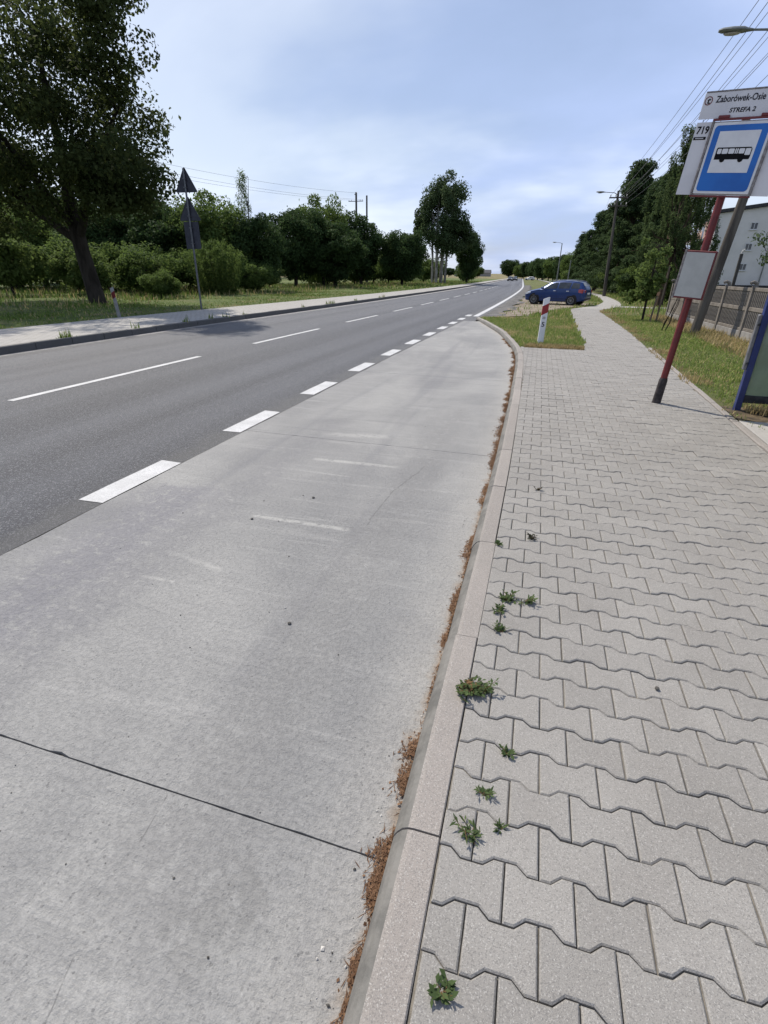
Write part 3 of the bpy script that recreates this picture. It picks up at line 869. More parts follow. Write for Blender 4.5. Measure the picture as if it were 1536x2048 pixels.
def tile_geo(poly, inset=0.0045, depth=0.009):
    """top face, chamfer; centred polygon"""
    n = len(poly)
    cx = sum(p[0] for p in poly) / n; cy = sum(p[1] for p in poly) / n
    ins = []
    for i in range(n):
        p0, p1, p2 = poly[i - 1], poly[i], poly[(i + 1) % n]
        e1 = (p1[0] - p0[0], p1[1] - p0[1]); e2 = (p2[0] - p1[0], p2[1] - p1[1])
        l1 = math.hypot(*e1) or 1e-6; l2 = math.hypot(*e2) or 1e-6
        n1 = (-e1[1] / l1, e1[0] / l1); n2 = (-e2[1] / l2, e2[0] / l2)
        s = (n1[0] + n2[0], n1[1] + n2[1]); q = 1 + n1[0] * n2[0] + n1[1] * n2[1]
        q = max(q, 0.5)
        ins.append((p1[0] + s[0] / q * inset, p1[1] + s[1] / q * inset))
    V = [(x, y, 0.0) for x, y in ins] + [(x, y, -depth * 0.45) for x, y in poly] + [(x, y, -depth * 1.6) for x, y in poly]
    F = [tuple(range(n))] + [(i + n, (i + 1) % n + n, (i + 1) % n, i) for i in range(n)] + [(i + 2 * n, (i + 1) % n + 2 * n, (i + 1) % n + n, i + n) for i in range(n)]
    return V, F


def build_pavers():
    PX, PY, G = 0.1935, 0.1395, 0.0022
    w1, w2 = PX * 0.17, PX * 0.33
    A = PX / 2 - G
    hf, hw = PY / 2 + 0.0125 - G, PY / 2 - 0.0125 - G
    outline = [(-A, -hf), (-w2, -hf), (-w1, -hw), (w1, -hw), (w2, -hf), (A, -hf), (A, hf), (w2, hf), (w1, hw), (-w1, hw), (-w2, hf), (-A, hf)]
    Vt, Ft = tile_geo(outline)
    ang = math.radians(1.2)
    ca, sa = math.cos(ang), math.sin(ang)
    root = [o for o in bpy.data.objects if o.name.startswith('pavement')][1]
    rr = random.Random(77)
    shared = bpy.data.meshes.new('paving_stone'); shared.from_pydata(Vt, [], Ft); shared.materials.append(M['paver'])
    mw = cam.matrix_world.inverted()
    tiles = []
    for j in range(-24, 222):
        for i in range(-14, 26):
            lx = (i + (0.5 if j % 2 else 0)) * PX + 0.02; ly = j * PY + 0.06
            x, y = ca * lx - sa * ly, sa * lx + ca * ly
            if y < -2.8 or y > 30.7: continue
            l, r = PL(y), PR(y)
            if y > 12.86:                       # grass cuts in from the left behind the wide part
                if y < 13.6: l = -0.62 + (y - 12.86) * 1.9 if (y - 12.86) * 1.9 - 0.62 < PLs(y) else PLs(y)
                l = min(l, PLs(y)) if y < 13.6 else PLs(y)
                l = max(l, KERB(y) + 0.155)
            if x < l - PX * 0.55 or x > r + PX * 0.55: continue
            cut = x < l + PX * 0.6 or x > r - PX * 0.6
            tiles.append((x, y, l, r, cut))
    # rank by how large they show
    scored = []
    for t in tiles:
        p = mw @ Vector((t[0], t[1], 0.1 + TZ(t[1])))
        vis = p.z < -0.05 and abs(p.x / -p.z) < 0.76 + 0.08 and abs(p.y / -p.z) < 1.02 + 0.08
        scored.append((p.length if vis else 99 + p.length, t))
    scored.sort(key=lambda q: q[0])
    V, F = [], []
    for idx, (sc, (x, y, l, r, cut)) in enumerate(scored):
        z = 0.1 + TZ(y) + rr.gauss(0, 0.0017)
        tx, ty, rz = rr.gauss(0, 0.005), rr.gauss(0, 0.005), ang + rr.gauss(0, 0.004)
        geo = None
        if cut:
            poly = [(ca * a - sa * b + x, sa * a + ca * b + y) for a, b in outline]
            gl, gr = l + 0.001, r - 0.002
            s = (KERB(y + 0.3) - KERB(y - 0.3)) / 0.6 if y < 12.9 else 0.0
            q = math.hypot(1, s)
            poly = clip_poly(poly, 1 / q, -s / q, (gl - s * y) / q)
            if poly: poly = clip_poly(poly, -1, 0, -gr)
            if len(poly) < 3: continue
            ar = 0.5 * sum(poly[i - 1][0] * poly[i][1] - poly[i][0] * poly[i - 1][1] for i in range(len(poly)))
            if ar < 0.0022: continue
            poly = [(a - x, b - y) for a, b in poly]
            # drop near-duplicate corners
            pp = [p for k, p in enumerate(poly) if math.hypot(p[0] - poly[k - 1][0], p[1] - poly[k - 1][1]) > 0.004]
            if len(pp) < 3: continue
            geo = tile_geo(pp)
        if sc < 99 and idx < 300:
            if geo:
                me = bpy.data.meshes.new('paving_stone'); me.from_pydata(geo[0], [], geo[1]); me.materials.append(M['paver'])
                o = link('paving_stone', me, root, (x, y, z)); o.rotation_euler = (tx * 0.5, ty * 0.5, 0)
            else:
                o = link('paving_stone', shared, root, (x, y, z)); o.rotation_euler = (tx, ty, rz + (PI if rr.random() < .5 else 0))
        else:
            g = geo or (Vt, Ft)
            o = len(V); a = 0 if geo else rz; c2, s2 = math.cos(a), math.sin(a)
            for px, py, pz in g[0]:
                V.append((c2 * px - s2 * py + x, s2 * px + c2 * py + y, pz + z + px * ty * -1 + py * tx))
            F += [tuple(k + o for k in f) for f in g[1]]
    me = bpy.data.meshes.new('paving_stones'); me.from_pydata(V, [], F); me.materials.append(M['paver'])
    tag(link('paving_stones', me, root), kind='stuff')

    # edging strip along the right side of the path
    ed = link('path_edging', strip_mesh_under(lambda y: PR(y) + 0.01, lambda y: PR(y) + 0.07, -5, 14, 0.02)); tag(ed, kind='structure')
    y = -5.0
    while y < 13.5:
        mb = MB(); d = rr.uniform(-0.008, 0.006)
        rings = [[Vector((PR(yy) + w, yy, TZ(yy) + h + d)) for w, h in ((0.006, -0.05), (0.006, 0.108), (0.014, 0.116), (0.072, 0.116), (0.08, 0.108), (0.08, -0.05))] for yy in (y + 0.003, y + 0.985)]
        mb.loft(rings); mb.f = [tuple(reversed(f)) for f in mb.f]
        mb.build('edging_stone', M['kerb'], ed)
        y += 0.99


build_pavers()

# ------------------------------------------------------------------ vegetation generators
def leaf_quads(rng, cen, rad, per, size, elong=1.6, shell=0.5, bias=0.5, droop=0.0, upright=0.0):
    """diamond leaves spread through ellipsoid clumps. cen (n,3), rad (n,3)"""
    cen = np.asarray(cen, float); rad = np.asarray(rad, float)
    if np.ndim(per) == 0: per = np.full(len(cen), int(per))
    idx = np.repeat(np.arange(len(cen)), per); n = len(idx)
    d = rng.normal(size=(n, 3)); d /= np.linalg.norm(d, axis=1, keepdims=True) + 1e-9
    r = shell + (1 - shell) * rng.random(n) ** 0.7
    r *= 1 + 0.18 * rng.normal(size=n) * (rng.random(n) < 0.3)
    p = cen[idx] + d * rad[idx] * r[:, None]
    nrm = d * bias + rng.normal(size=(n, 3)) * 0.6 + np.array([0, 0, 0.35])
    nrm /= np.linalg.norm(nrm, axis=1, keepdims=True)
    t = rng.normal(size=(n, 3)) + np.array([0, 0, -droop + upright]) * 2.0
    t -= nrm * np.sum(t * nrm, axis=1, keepdims=True); t /= np.linalg.norm(t, axis=1, keepdims=True) + 1e-9
    b = np.cross(nrm, t)
    L = size * (0.6 + 0.8 * rng.random(n))[:, None] * 0.5; W = L / elong
    bend = nrm * L * 0.25
    V = np.stack([p - t * L, p + b * W + bend, p + t * L, p - b * W + bend], axis=1).reshape(-1, 3)
    F = np.arange(4 * n).reshape(-1, 4)
    return V, F


def clumps_in(rng, n, c, R, rmin, rmax, shell=0.55, flat=0.8, keep=None, lobe=1.0):
    cs, rs = [], []
    tries = 0
    lob = rng.normal(size=(9, 3)); lob /= np.linalg.norm(lob, axis=1, keepdims=True); amp = rng.uniform(-0.38, 0.42, 9)
    while len(cs) < n and tries < n * 60:
        tries += 1
        d = rng.normal(size=3); d /= np.linalg.norm(d)
        k = shell + (1 - shell) * rng.random() ** 0.6
        p = np.array(c) + d * np.array(R) * k * (1 + lobe * float(np.sum(amp * np.maximum(0, lob @ d) ** 5)))
        if keep is not None and not keep(p): continue
        r = rmin + (rmax - rmin) * rng.random()
        cs.append(p); rs.append((r * rng.uniform(0.85, 1.25), r * rng.uniform(0.85, 1.25), r * flat * rng.uniform(0.8, 1.2)))
    return np.array(cs), np.array(rs)


def branch_tube(mb, a, b, r0, r1, rng, sag=0.0, n=5, wob=0.08, sides=6):
    a, b = np.array(a, float), np.array(b, float); L = np.linalg.norm(b - a)
    pts, rs = [], []
    for k in range(n + 1):
        t = k / n; p = a + (b - a) * t
        if 0 < k < n: p = p + rng.normal(size=3) * wob * L * 0.35
        p[2] += sag * math.sin(t * PI) * L
        pts.append(p); rs.append(r0 + (r1 - r0) * t)
    mb.tube(pts, rs, sides)


def make_tree_meshes(name, seed, trunk, clumps, leaf, per, size, bark, elong=1.6, nbr=14, shell=0.5, droop=0.0, upright=0.0, brad=0.05, from_t=0.35, extra=None):
    """trunk: list of (x,y,z,r). returns (trunk mesh, crown mesh)"""
    rng = np.random.default_rng(seed)
    mb = MB()
    stems = trunk if isinstance(trunk[0][0], (list, tuple)) else [trunk]
    for st in stems:
        mb.tube([p[:3] for p in st], [p[3] for p in st], 10)
    cs, rs = clumps
    order = rng.permutation(len(cs))[:nbr]
    for q in order:
        st = stems[rng.integers(len(stems))]
        zt = cs[q][2]
        cand = [p for i, p in enumerate(st) if i >= 1 and p[2] < zt + 0.4] or [st[min(1, len(st) - 1)]]
        p = cand[-1] if rng.random() < 0.6 else cand[rng.integers(len(cand))]
        branch_tube(mb, p[:3], cs[q], max(p[3] * 0.45, brad * 0.6), brad * 0.25, rng, 0.04)
    if extra: extra(mb, rng)
    tm = mb.mesh(name + '_trunk', bark, smooth=True)
    V, F = leaf_quads(rng, cs, rs, per, size, elong, shell, 0.5, droop, upright)
    return tm, np_mesh(name + '_crown', V, F, leaf)


def place_tree(name, meshes, label, x, y, s=1.0, sz=None, rz=0.0, cat='tree', group=None, z=0.08):
    t = thing(name, label, cat, (x, y, TZ(y) + z), rz, group)
    t.scale = (s, s, sz or s)
    if meshes[0] is not None: link('trunk', meshes[0], t)
    link('crown' if cat == 'tree' else 'foliage', meshes[1], t)
    return t


def ground_pts(rng, n, fl, fr, Y0, Y1):
    ys = Y0 + (Y1 - Y0) * rng.random(n)
    a = np.array([fl(y) for y in ys]); b = np.array([fr(y) for y in ys])
    xs = a + (b - a) * rng.random(n)
    zs = np.array([TZ(y) for y in ys])
    return np.stack([xs, ys, zs], 1)


def blades(name, P, h0, h1, w, mat, seed, lean=0.5, label=None, cat='grass', zoff=0.08):
    rng = np.random.default_rng(seed); n = len(P)
    h = (h0 + (h1 - h0) * rng.random(n) ** 2)[:, None]
    a = rng.random(n) * 2 * PI
    d = np.stack([np.cos(a), np.sin(a), np.zeros(n)], 1); s = np.stack([-np.sin(a), np.cos(a), np.zeros(n)], 1)
    base = P + np.array([0, 0, zoff])
    ww = w * (0.6 + 0.8 * rng.random(n))[:, None]
    ln = (lean * rng.random(n))[:, None]
    tip = base + np.array([0, 0, 1.0]) * h * np.sqrt(1 - np.minimum(ln, .95) ** 2) + d * h * ln
    mid = base + np.array([0, 0, 0.55]) * h + d * h * ln * 0.3
    V = np.stack([base - s * ww, base + s * ww, mid + s * ww * 0.8, tip, mid - s * ww * 0.8], 1).reshape(-1, 3)
    k = np.arange(n)[:, None] * 5
    F4 = np.concatenate([k, k + 1, k + 2, k + 4], 1); 
    # one quad and one triangle; written as two quads with a repeated tip split avoided
    me = bpy.data.meshes.new(name)
    F3 = np.concatenate([k + 4, k + 2, k + 3], 1)
    tot = np.concatenate([F4.ravel(), F3.ravel()]).astype(np.int32)
    me.vertices.add(len(V)); me.vertices.foreach_set('co', V.astype(np.float32).ravel())
    me.loops.add(len(tot)); me.loops.foreach_set('vertex_index', tot)
    ls = np.concatenate([np.arange(n) * 4, 4 * n + np.arange(n) * 3]).astype(np.int32)
    me.polygons.add(2 * n); me.polygons.foreach_set('loop_start', ls)
    me.polygons.foreach_set('loop_total', np.concatenate([np.full(n, 4), np.full(n, 3)]).astype(np.int32))
    me.materials.append(mat); me.update(calc_edges=True)
    return tag(link(name, me), label, cat if label else None, kind='stuff')


# ------------------------------------------------------------------ the large tree on the left
def build_big_tree():
    rng = np.random.default_rng(11)
    X, Y = -21.6, 21.9
    trunk = [(0.15, 0, -0.2, 0.52), (0.05, 0, 0.15, 0.40), (-0.05, 0, 0.9, 0.36), (-0.22, 0, 2.2, 0.33), (-0.3, 0, 3.1, 0.32), (-0.45, 0.1, 4.4, 0.25), (-0.3, 0.1, 6.2, 0.2), (-0.5, 0.2, 8.4, 0.13), (-0.3, 0.1, 10.6, 0.07)]
    limb_r = [(-0.25, 0, 2.9, 0.22), (0.35, -0.1, 3.6, 0.18), (0.8, -0.2, 4.5, 0.15), (1.9, -0.3, 6.0, 0.11), (3.0, 0.2, 7.6, 0.06)]
    limb_l = [(-0.28, 0, 2.75, 0.22), (-1.2, -0.2, 3.4, 0.18), (-2.4, -0.4, 4.2, 0.15), (-3.6, -0.3, 6.0, 0.10), (-4.6, 0, 8.0, 0.05)]
    limb_b = [(-0.3, 0, 3.3, 0.18), (0.1, 0.9, 4.8, 0.14), (0.5, 2.2, 6.8, 0.09), (0.6, 3.2, 9.0, 0.05)]
    limb_f = [(-0.3, 0, 3.2, 0.18), (-0.6, -1.2, 4.9, 0.14), (-0.9, -2.4, 6.7, 0.09), (-0.6, -3.2, 9.0, 0.05)]
    # dense lower skirt, right bulge, airy top
    a = clumps_in(rng, 62, (-0.7, -0.4, 6.6), (5.8, 5.0, 2.8), 0.8, 1.3, 0.3, 0.75)
    b = clumps_in(rng, 64, (-1.0, -0.3, 10.6), (5.2, 4.8, 3.6), 0.8, 1.3, 0.3, 0.8, lobe=0.5)
    c = clumps_in(rng, 30, (3.9, -1.6, 5.0), (2.5, 2.1, 1.25), 0.65, 1.0, 0.2, 0.7)
    d = clumps_in(rng, 30, (-4.6, -1.0, 5.6), (3.6, 3.0, 2.2), 0.8, 1.2, 0.3, 0.7)
    e = clumps_in(rng, 40, (4.2, -1.5, 10.6), (1.6, 1.9, 3.4), 0.55, 0.95, 0.2, 0.75, lobe=0.4)
    f = clumps_in(rng, 46, (0.6, -4.4, 8.6), (3.8, 3.0, 3.6), 0.7, 1.15, 0.3, 0.75)
    cs = np.concatenate([a[0], b[0], c[0], d[0], e[0], f[0]]); rs = np.concatenate([a[1], b[1], c[1], d[1], e[1], f[1]])
    per = np.concatenate([np.full(62, 390), np.full(64, 235), np.full(30, 320), np.full(30, 390), np.full(40, 235), np.full(46, 200)])
    t = thing('broadleaf_tree', 'large dark leafy tree with forked trunk, nearest on the left of the road', 'tree', (X, Y, TZ(Y) + 0.06))
    mb = MB(); mb.tube([p[:3] for p in trunk], [p[3] for p in trunk], 14)
    mb.build('trunk', M['bark'], t, smooth=True)
    for L in (limb_r, limb_l, limb_b, limb_f):
        mb = MB(); mb.tube([p[:3] for p in L], [p[3] for p in L], 9)
        for q in range(9):
            k = rng.integers(2, len(L)); p = np.array(L[k][:3])
            dist = np.linalg.norm(cs - p, axis=1); near = np.argsort(dist)[rng.integers(2, 14)]
            branch_tube(mb, p, cs[near], 0.055, 0.015, rng, 0.03)
        mb.build('branch', M['bark'], t, smooth=True)
    V, F = leaf_quads(rng, cs, rs, per, 0.17, 1.7, 0.35, 0.4, 0.25)
    link('crown', np_mesh('crown', V, F, M['leaf_big']), t)


build_big_tree()


# ------------------------------------------------------------------ other trees and shrubs
def build_woods():
    def proto(seed, h, r, zlow, n, per, size, leaf, bark='bark', rmin=0.6, rmax=1.0, tr=0.16, flat=0.8, **kw):
        rng = np.random.default_rng(seed)
        zc = (h + zlow) / 2
        cs, rs = clumps_in(rng, n, (0, 0, zc), (r * 0.82, r * 0.82, (h - zlow) / 2 * 0.86), rmin, rmax, 0.45, flat)
        tr_ = [(0, 0, -0.2, tr * 1.3), (0.05, 0, h * 0.2, tr), (-0.05, 0.05, h * 0.5, tr * 0.7), (0.05, 0, h * 0.85, tr * 0.25)]
        return make_tree_meshes('tree', seed, tr_, (cs, rs), M[leaf], per, size, M[bark], **kw)

    round_a = proto(21, 8.0, 4.4, 0.7, 92, 330, 0.24, 'leaf_dark', rmin=0.7, rmax=1.3, tr=0.2)
    round_b = proto(22, 8.0, 4.0, 0.6, 80, 330, 0.24, 'leaf_bush', rmin=0.7, rmax=1.25, tr=0.18)
    round_c = proto(23, 8.0, 3.4, 0.6, 72, 330, 0.25, 'leaf_dark', rmin=0.6, rmax=1.2, tr=0.2)
    shrub = proto(24, 3.0, 2.0, 0.2, 46, 260, 0.15, 'leaf_bush', rmin=0.35, rmax=0.7, tr=0.06)
    shrub_l = proto(25, 3.0, 1.9, 0.25, 46, 200, 0.17, 'leaf_light', rmin=0.35, rmax=0.7, tr=0.06)

    # willow bush: upright wands
    rng = np.random.default_rng(31)
    cs, rs = [], []
    for k in range(95):
        a, q = rng.random() * 2 * PI, rng.random() ** 0.6
        top = 2.3 + 1.0 * (1 - q * q) + rng.normal() * 0.12
        for t in np.linspace(0.12, 1.0, 6):
            cs.append((q * 1.9 * math.cos(a) * (0.55 + 0.5 * t), q * 1.9 * math.sin(a) * (0.55 + 0.5 * t), top * t)); rs.append((0.16, 0.16, 0.28))
    willow = make_tree_meshes('willow', 31, [(0, 0, -0.1, 0.08), (0, 0, 0.6, 0.06), (0, 0, 1.4, 0.03)], (np.array(cs), np.array(rs)), M['leaf_bush'], 34, 0.15, M['bark'], elong=3.2, nbr=40, shell=0.1, upright=1.0, brad=0.03)
    place_tree('willow_bush', willow, 'rounded willow bush with upright shoots right behind the tall sign pole', -22.3, 33.6, 1.02, 1.0, cat='bush')

    T = place_tree
    # thicket behind the large tree
    T('shrub', shrub_l, 'light green leafy shrub at the left picture edge', -31.0, 25.2, 1.15, 1.2, 0.3, cat='bush')
    T('shrub', shrub_l, 'light green shrub just left of the large tree trunk', -28.2, 28.0, 1.05, 1.0, 2.1, cat='bush')
    T('shrub', shrub, 'dark green shrub seen between the forked trunk and the willow bush', -26.6, 31.5, 1.1, 0.95, 1.0, cat='bush')
    T('shrub', shrub, 'low nettle-like shrub on the verge before the willow bush', -22.6, 28.0, 0.62, 0.5, 4.0, cat='bush')
    T('broadleaf_tree', round_b, 'bushy green tree behind the large tree, first from the left edge', -40.5, 33.5, 0.95, 0.85, 0.5)
    T('broadleaf_tree', round_a, 'dense dark tree in the thicket behind the large trunk', -35.5, 37.5, 0.9, 0.85, 1.5)
    T('broadleaf_tree', round_c, 'dark tree of the thicket directly behind the fork of the large tree', -31.3, 39.0, 1.0, 0.8, 2.5)
    T('broadleaf_tree', round_b, 'leafy green tree right behind the back of the triangular signs', -28.0, 41.0, 0.9, 0.93, 3.5)
    T('broadleaf_tree', round_a, 'dark tree behind the willow bush', -24.6, 43.0, 0.72, 0.76, 4.5)
    T('broadleaf_tree', round_c, 'dark distant tree in the gap beside the dense roadside tree', -37.5, 68.0, 0.8, 0.62, 0.2)
    T('shrub', shrub_l, 'pale shrub at the foot of the gap right of the willow bush', -29.0, 53.0, 1.0, 0.75, 0.9, cat='bush')
    # thin feathery tree rising behind the signs
    rng = np.random.default_rng(35)
    cs = np.array([(rng.normal() * 0.5 * (1.3 - z / 9), rng.normal() * 0.5 * (1.3 - z / 9), z) for z in np.linspace(3.0, 9.4, 34)]); rs = np.array([(0.34, 0.34, 0.55)] * 34)
    feathery = make_tree_meshes('birch', 35, [(0, 0, 0, 0.1), (0.1, 0, 4, 0.07), (0.3, 0, 7, 0.04), (0.5, 0, 9.2, 0.015)], (cs, rs), M['leaf_bush'], 90, 0.14, M['bark'], elong=2.4, nbr=20, shell=0.1, droop=0.8, brad=0.03)
    T('birch_tree', feathery, 'thin feathery birch top rising above the thicket right of the signs', -24.6, 42.0, 0.95, 0.90, 0.4)

    # filling of the thicket and of the gaps below the crowns
    for i, (m, x, y, a, b) in enumerate(((round_a, -46, 41, 1.1, 1.05), (round_c, -39, 46, 1.2, 1.05), (round_a, -34, 48, 1.0, 0.82), (round_a, -52, 50, 1.3, 1.1))):
        T('broadleaf_tree', m, 'dense dark tree in the back row of the thicket on the left', x, y, a, b, i * 1.1, group='back row of the thicket')
    for i, (m, x, y, a, b) in enumerate(((shrub, -38, 31, 1.3, 1.2), (shrub, -34, 33, 1.4, 1.25), (shrub, -30.5, 34.5, 1.3, 1.1), (shrub, -26.5, 37.5, 1.3, 1.15), (shrub, -43, 36, 1.6, 1.3), (shrub, -23.3, 40, 1.0, 0.8))):
        T('shrub', m, 'dark green undergrowth shrub at the foot of the thicket on the left', x, y, a, b, i * 1.3, cat='bush', group='undergrowth of the thicket')
    for i, (m, x, y, a, b) in enumerate(((shrub, -29, 69, 1.8, 1.0), (shrub, -29.5, 81, 1.7, 1.4), (shrub, -27.5, 93, 1.8, 1.5), (shrub, -34, 75, 2.0, 1.5), (shrub, -31, 95, 2.2, 1.7), (shrub, -27, 118, 2.2, 1.6))):
        T('shrub', m, 'low green bush filling the gap beneath the roadside trees', x, y, a, b, i * 1.7, cat='bush', group='bushes beneath the roadside trees')
    for i, (m, x, y, a, b) in enumerate(((round_a, -60, 120, 1.6, 1.1), (round_c, -50, 135, 1.6, 1.0), (round_b, -42, 150, 1.6, 1.0), (round_a, -75, 140, 1.8, 1.1), (round_c, -66, 170, 1.8, 1.1), (round_a, -54, 185, 1.8, 1.0), (round_b, -90, 160, 2.0, 1.1))):
        T('broadleaf_tree', m, 'distant dark tree glimpsed behind the roadside trees', x, y, a, b, i * 0.9, group='distant trees on the left')
    # clump of roadside trees in the middle
    T('broadleaf_tree', round_a, 'broad dark roadside tree with low crown, first after the willow bush', -28.0, 57.5, 0.92, 1.04, 0.7)
    T('broadleaf_tree', round_b, 'taller green tree behind the first broad roadside tree', -27.2, 63.5, 0.85, 1.24, 1.7)
    T('broadleaf_tree', round_c, 'rounded dark tree filling the right side of the first roadside clump', -24.0, 59.5, 0.98, 0.84, 2.7)
    T('broadleaf_tree', round_c, 'very dark dense roadside tree below the power poles', -27.0, 77.0, 1.1, 1.14, 3.7)
    T('broadleaf_tree', round_a, 'dark roadside tree just left of the tall poplars', -21.6, 80.0, 0.95, 0.94, 4.7)
    T('broadleaf_tree', round_b, 'lower green tree between the dark roadside tree and the poplars', -24.6, 91.0, 0.95, 0.95, 5.2)

    # poplars: several pale stems, upright crown
    rng = np.random.default_rng(41)
    stems = []
    for k in range(6):
        a = k * 1.05 + 0.3; q = 0.7 + 0.6 * rng.random()
        sx, sy = q * math.cos(a), q * math.sin(a) * 0.6
        stems.append([(sx, sy, -0.1, 0.26), (sx * 1.1, sy * 1.1, 4, 0.2), (sx * 1.35, sy * 1.3, 9, 0.13), (sx * 1.7, sy * 1.6, 15, 0.05)])
    a = clumps_in(rng, 75, (0.2, 0, 11.6), (4.9, 3.8, 6.2), 0.8, 1.5, 0.4, 1.15, lobe=0.2)
    b = clumps_in(rng, 26, (3.2, 0, 8.0), (3.0, 2.6, 2.8), 0.7, 1.3, 0.4, 1.0, lobe=0.4)
    c = clumps_in(rng, 12, (-3.6, 0, 10.4), (1.6, 1.6, 2.6), 0.7, 1.1, 0.3, 1.2)
    cl = (np.concatenate([a[0], b[0], c[0]]), np.concatenate([a[1], b[1], c[1]]))
    pop = make_tree_meshes('poplar', 41, stems, cl, M['leaf_poplar'], 330, 0.30, M['bark_pale'], elong=1.3, nbr=40, shell=0.35, upright=0.3, brad=0.1)
    T('poplar_tree', pop, 'tall poplar clump with pale bare stems on the left of the road', -21.6, 107, 1.0, 1.02, 0.0)
    T('broadleaf_tree', round_c, 'dark dense tree tucked against the right side of the poplars', -17.0, 113, 0.9, 1.15, 1.1)
    T('shrub', shrub, 'dark columnar shrub at the end of the roadside trees', -18.2, 122, 1.2, 1.9, 1.9, cat='bush')
    T('shrub', shrub, 'lower shrub behind the columnar one by the far road', -20.5, 132, 1.3, 1.4, 2.4, cat='bush')
    for i, (m, x, y, a, b) in enumerate(((round_c, -2.2, 225, 1.1, 1.05), (round_a, -4.6, 250, 1.1, 1.1), (round_c, -8.0, 290, 1.2, 1.2), (round_a, -11.0, 330, 1.3, 1.25), (round_c, -14.5, 370, 1.4, 1.3), (round_a, -17.5, 405, 1.5, 1.4), (round_c, -28.0, 450, 1.6, 1.3), (round_b, -23.5, 440, 1.6, 1.3))):
        T('broadleaf_tree', m, 'far dark tree in the row closing the right side of the road', x, y, a, b, i * 1.9, group='far trees right of the road')
    # distant
    T('broadleaf_tree', round_a, 'round distant tree above the far end of the road', -35.0, 455, 2.2, 1.75, 0.9)
    T('broadleaf_tree', round_b, 'low far tree left of the round distant tree', -62.0, 470, 1.6, 1.1, 0.9)
    T('broadleaf_tree', round_c, 'far dark tree behind the distant farm roofs', -74.0, 500, 1.7, 1.15, 0.9)
    T('broadleaf_tree', round_b, 'far tree on the right of the road end', -24.0, 470, 1.6, 1.3, 0.4)
    T('broadleaf_tree', round_a, 'far hedge tree at the horizon beyond the field', -95.0, 520, 2.0, 1.0, 2.9)

    # ---- right side: pines
    def pine(seed, h, r, low, n=18):
        rng = np.random.default_rng(seed); cs, rs = [], []
        for k in range(n * 6):
            z = low + (h - low) * (k / (n * 6)) ** 0.9
            q = r * (1 - ((z - low) / (h - low)) ** 1.5 * 0.86) * (0.35 + 0.65 * rng.random())
            a = rng.random() * 2 * PI
            s = 0.45 + 0.35 * rng.random()
            cs.append((q * math.cos(a), q * math.sin(a), z + 0.25 * q * 0.3)); rs.append((s * 1.1, s * 1.1, s * 0.6))
        return make_tree_meshes('pine', seed, [(0, 0, -0.2, 0.2), (0.05, 0, h * 0.4, 0.14), (0, 0, h * 0.95, 0.03)], (np.array(cs), np.array(rs)), M['needle'], 240, 0.26, M['bark_pine'], elong=2.8, nbr=30, shell=0.25, upright=0.5, brad=0.05)
    p1, p2 = pine(51, 10.0, 2.9, 0.6), pine(52, 10.0, 2.5, 1.2)
    spec = [
        (p1, 6.3, 60, 1.15, 1.1, 'tallest dark pine behind the near wooden utility pole'),
        (p2, 8.6, 57, 1.05, 0.96, 'dark pine right of the tallest pine'),
        (p1, 5.9, 70, 0.95, 0.88, 'dark pine just left of the tallest pine'),
        (p2, 9.6, 66, 1.1, 1.0, 'dark pine standing behind the tallest pine'),
        (p1, 5.6, 82, 0.95, 0.80, 'pine at the left end of the near pine group'),
        (p2, 7.9, 50, 0.9, 0.90, 'pine beside the drooping larch'),
        (p1, 7.2, 64, 1.15, 1.02, 'broad dark pine between the two tallest pines'),
        (p2, 4.9, 74, 1.05, 0.86, 'dark pine with stepped outline left of the near group'),
        (p1, 7.6, 53.5, 0.95, 0.88, 'dark low-branched pine right of the wooden utility pole'),
        (p1, 4.8, 98, 0.85, 0.82, 'pointed dark spruce-like pine by the far lamp post'),
        (p2, 4.6, 120, 0.9, 0.92, 'slim pointed pine beyond the far lamp post'),
    ]
    for m, x, y, s, sz, lab in spec:
        T('pine_tree', m, lab, x, y, s, sz, x * 1.3 + y)
    T('broadleaf_tree', round_c, 'dark rounded tree at the left foot of the pines', 6.2, 90, 0.75, 0.62, 1.0)
    T('broadleaf_tree', round_b, 'rounded green tree beyond the pines on the right of the road', 4.2, 138, 0.9, 0.9, 2.2)
    T('broadleaf_tree', round_a, 'dark leafy tree further along the right side, before the far bend', 2.4, 165, 0.95, 0.95, 0.7)
    T('broadleaf_tree', round_b, 'pale green roadside tree at the far right bend', -0.5, 205, 1.0, 0.95, 5.0)
    T('broadleaf_tree', round_c, 'small far tree nearest the vanishing road on the right', -5.5, 270, 1.1, 1.1, 4.0)
    T('shrub', shrub, 'dark bush at the foot of the tallest pine behind the path', 6.6, 51.5, 1.0, 0.9, 1.0, cat='bush')
    T('shrub', shrub, 'dark bush right behind the wooden utility pole', 8.3, 46.5, 1.0, 0.95, 2.0, cat='bush')
    T('shrub', shrub, 'low bush left of the wooden utility pole by the path', 6.0, 62, 1.15, 0.75, 3.0, cat='bush')
    T('shrub', shrub_l, 'light green round bush far along the path', 3.6, 128, 1.2, 1.1, 3.0, cat='bush')
    T('shrub', shrub, 'bush under the larch beside the fence end', 7.4, 38.5, 0.9, 0.75, 4.0, cat='bush')

    # larch with hanging twigs
    rng = np.random.default_rng(61); cs, rs = [], []
    for k in range(120):
        z = 1.6 + 6.6 * (k / 120.0); q = (2.3 - 1.7 * ((z - 1.6) / 6.8) ** 1.3) * (0.25 + 0.75 * rng.random()); a = rng.random() * 2 * PI
        for d in range(3):
            cs.append((q * math.cos(a), q * math.sin(a), z - d * 0.28)); rs.append((0.2 - 0.04 * d, 0.2 - 0.04 * d, 0.3))
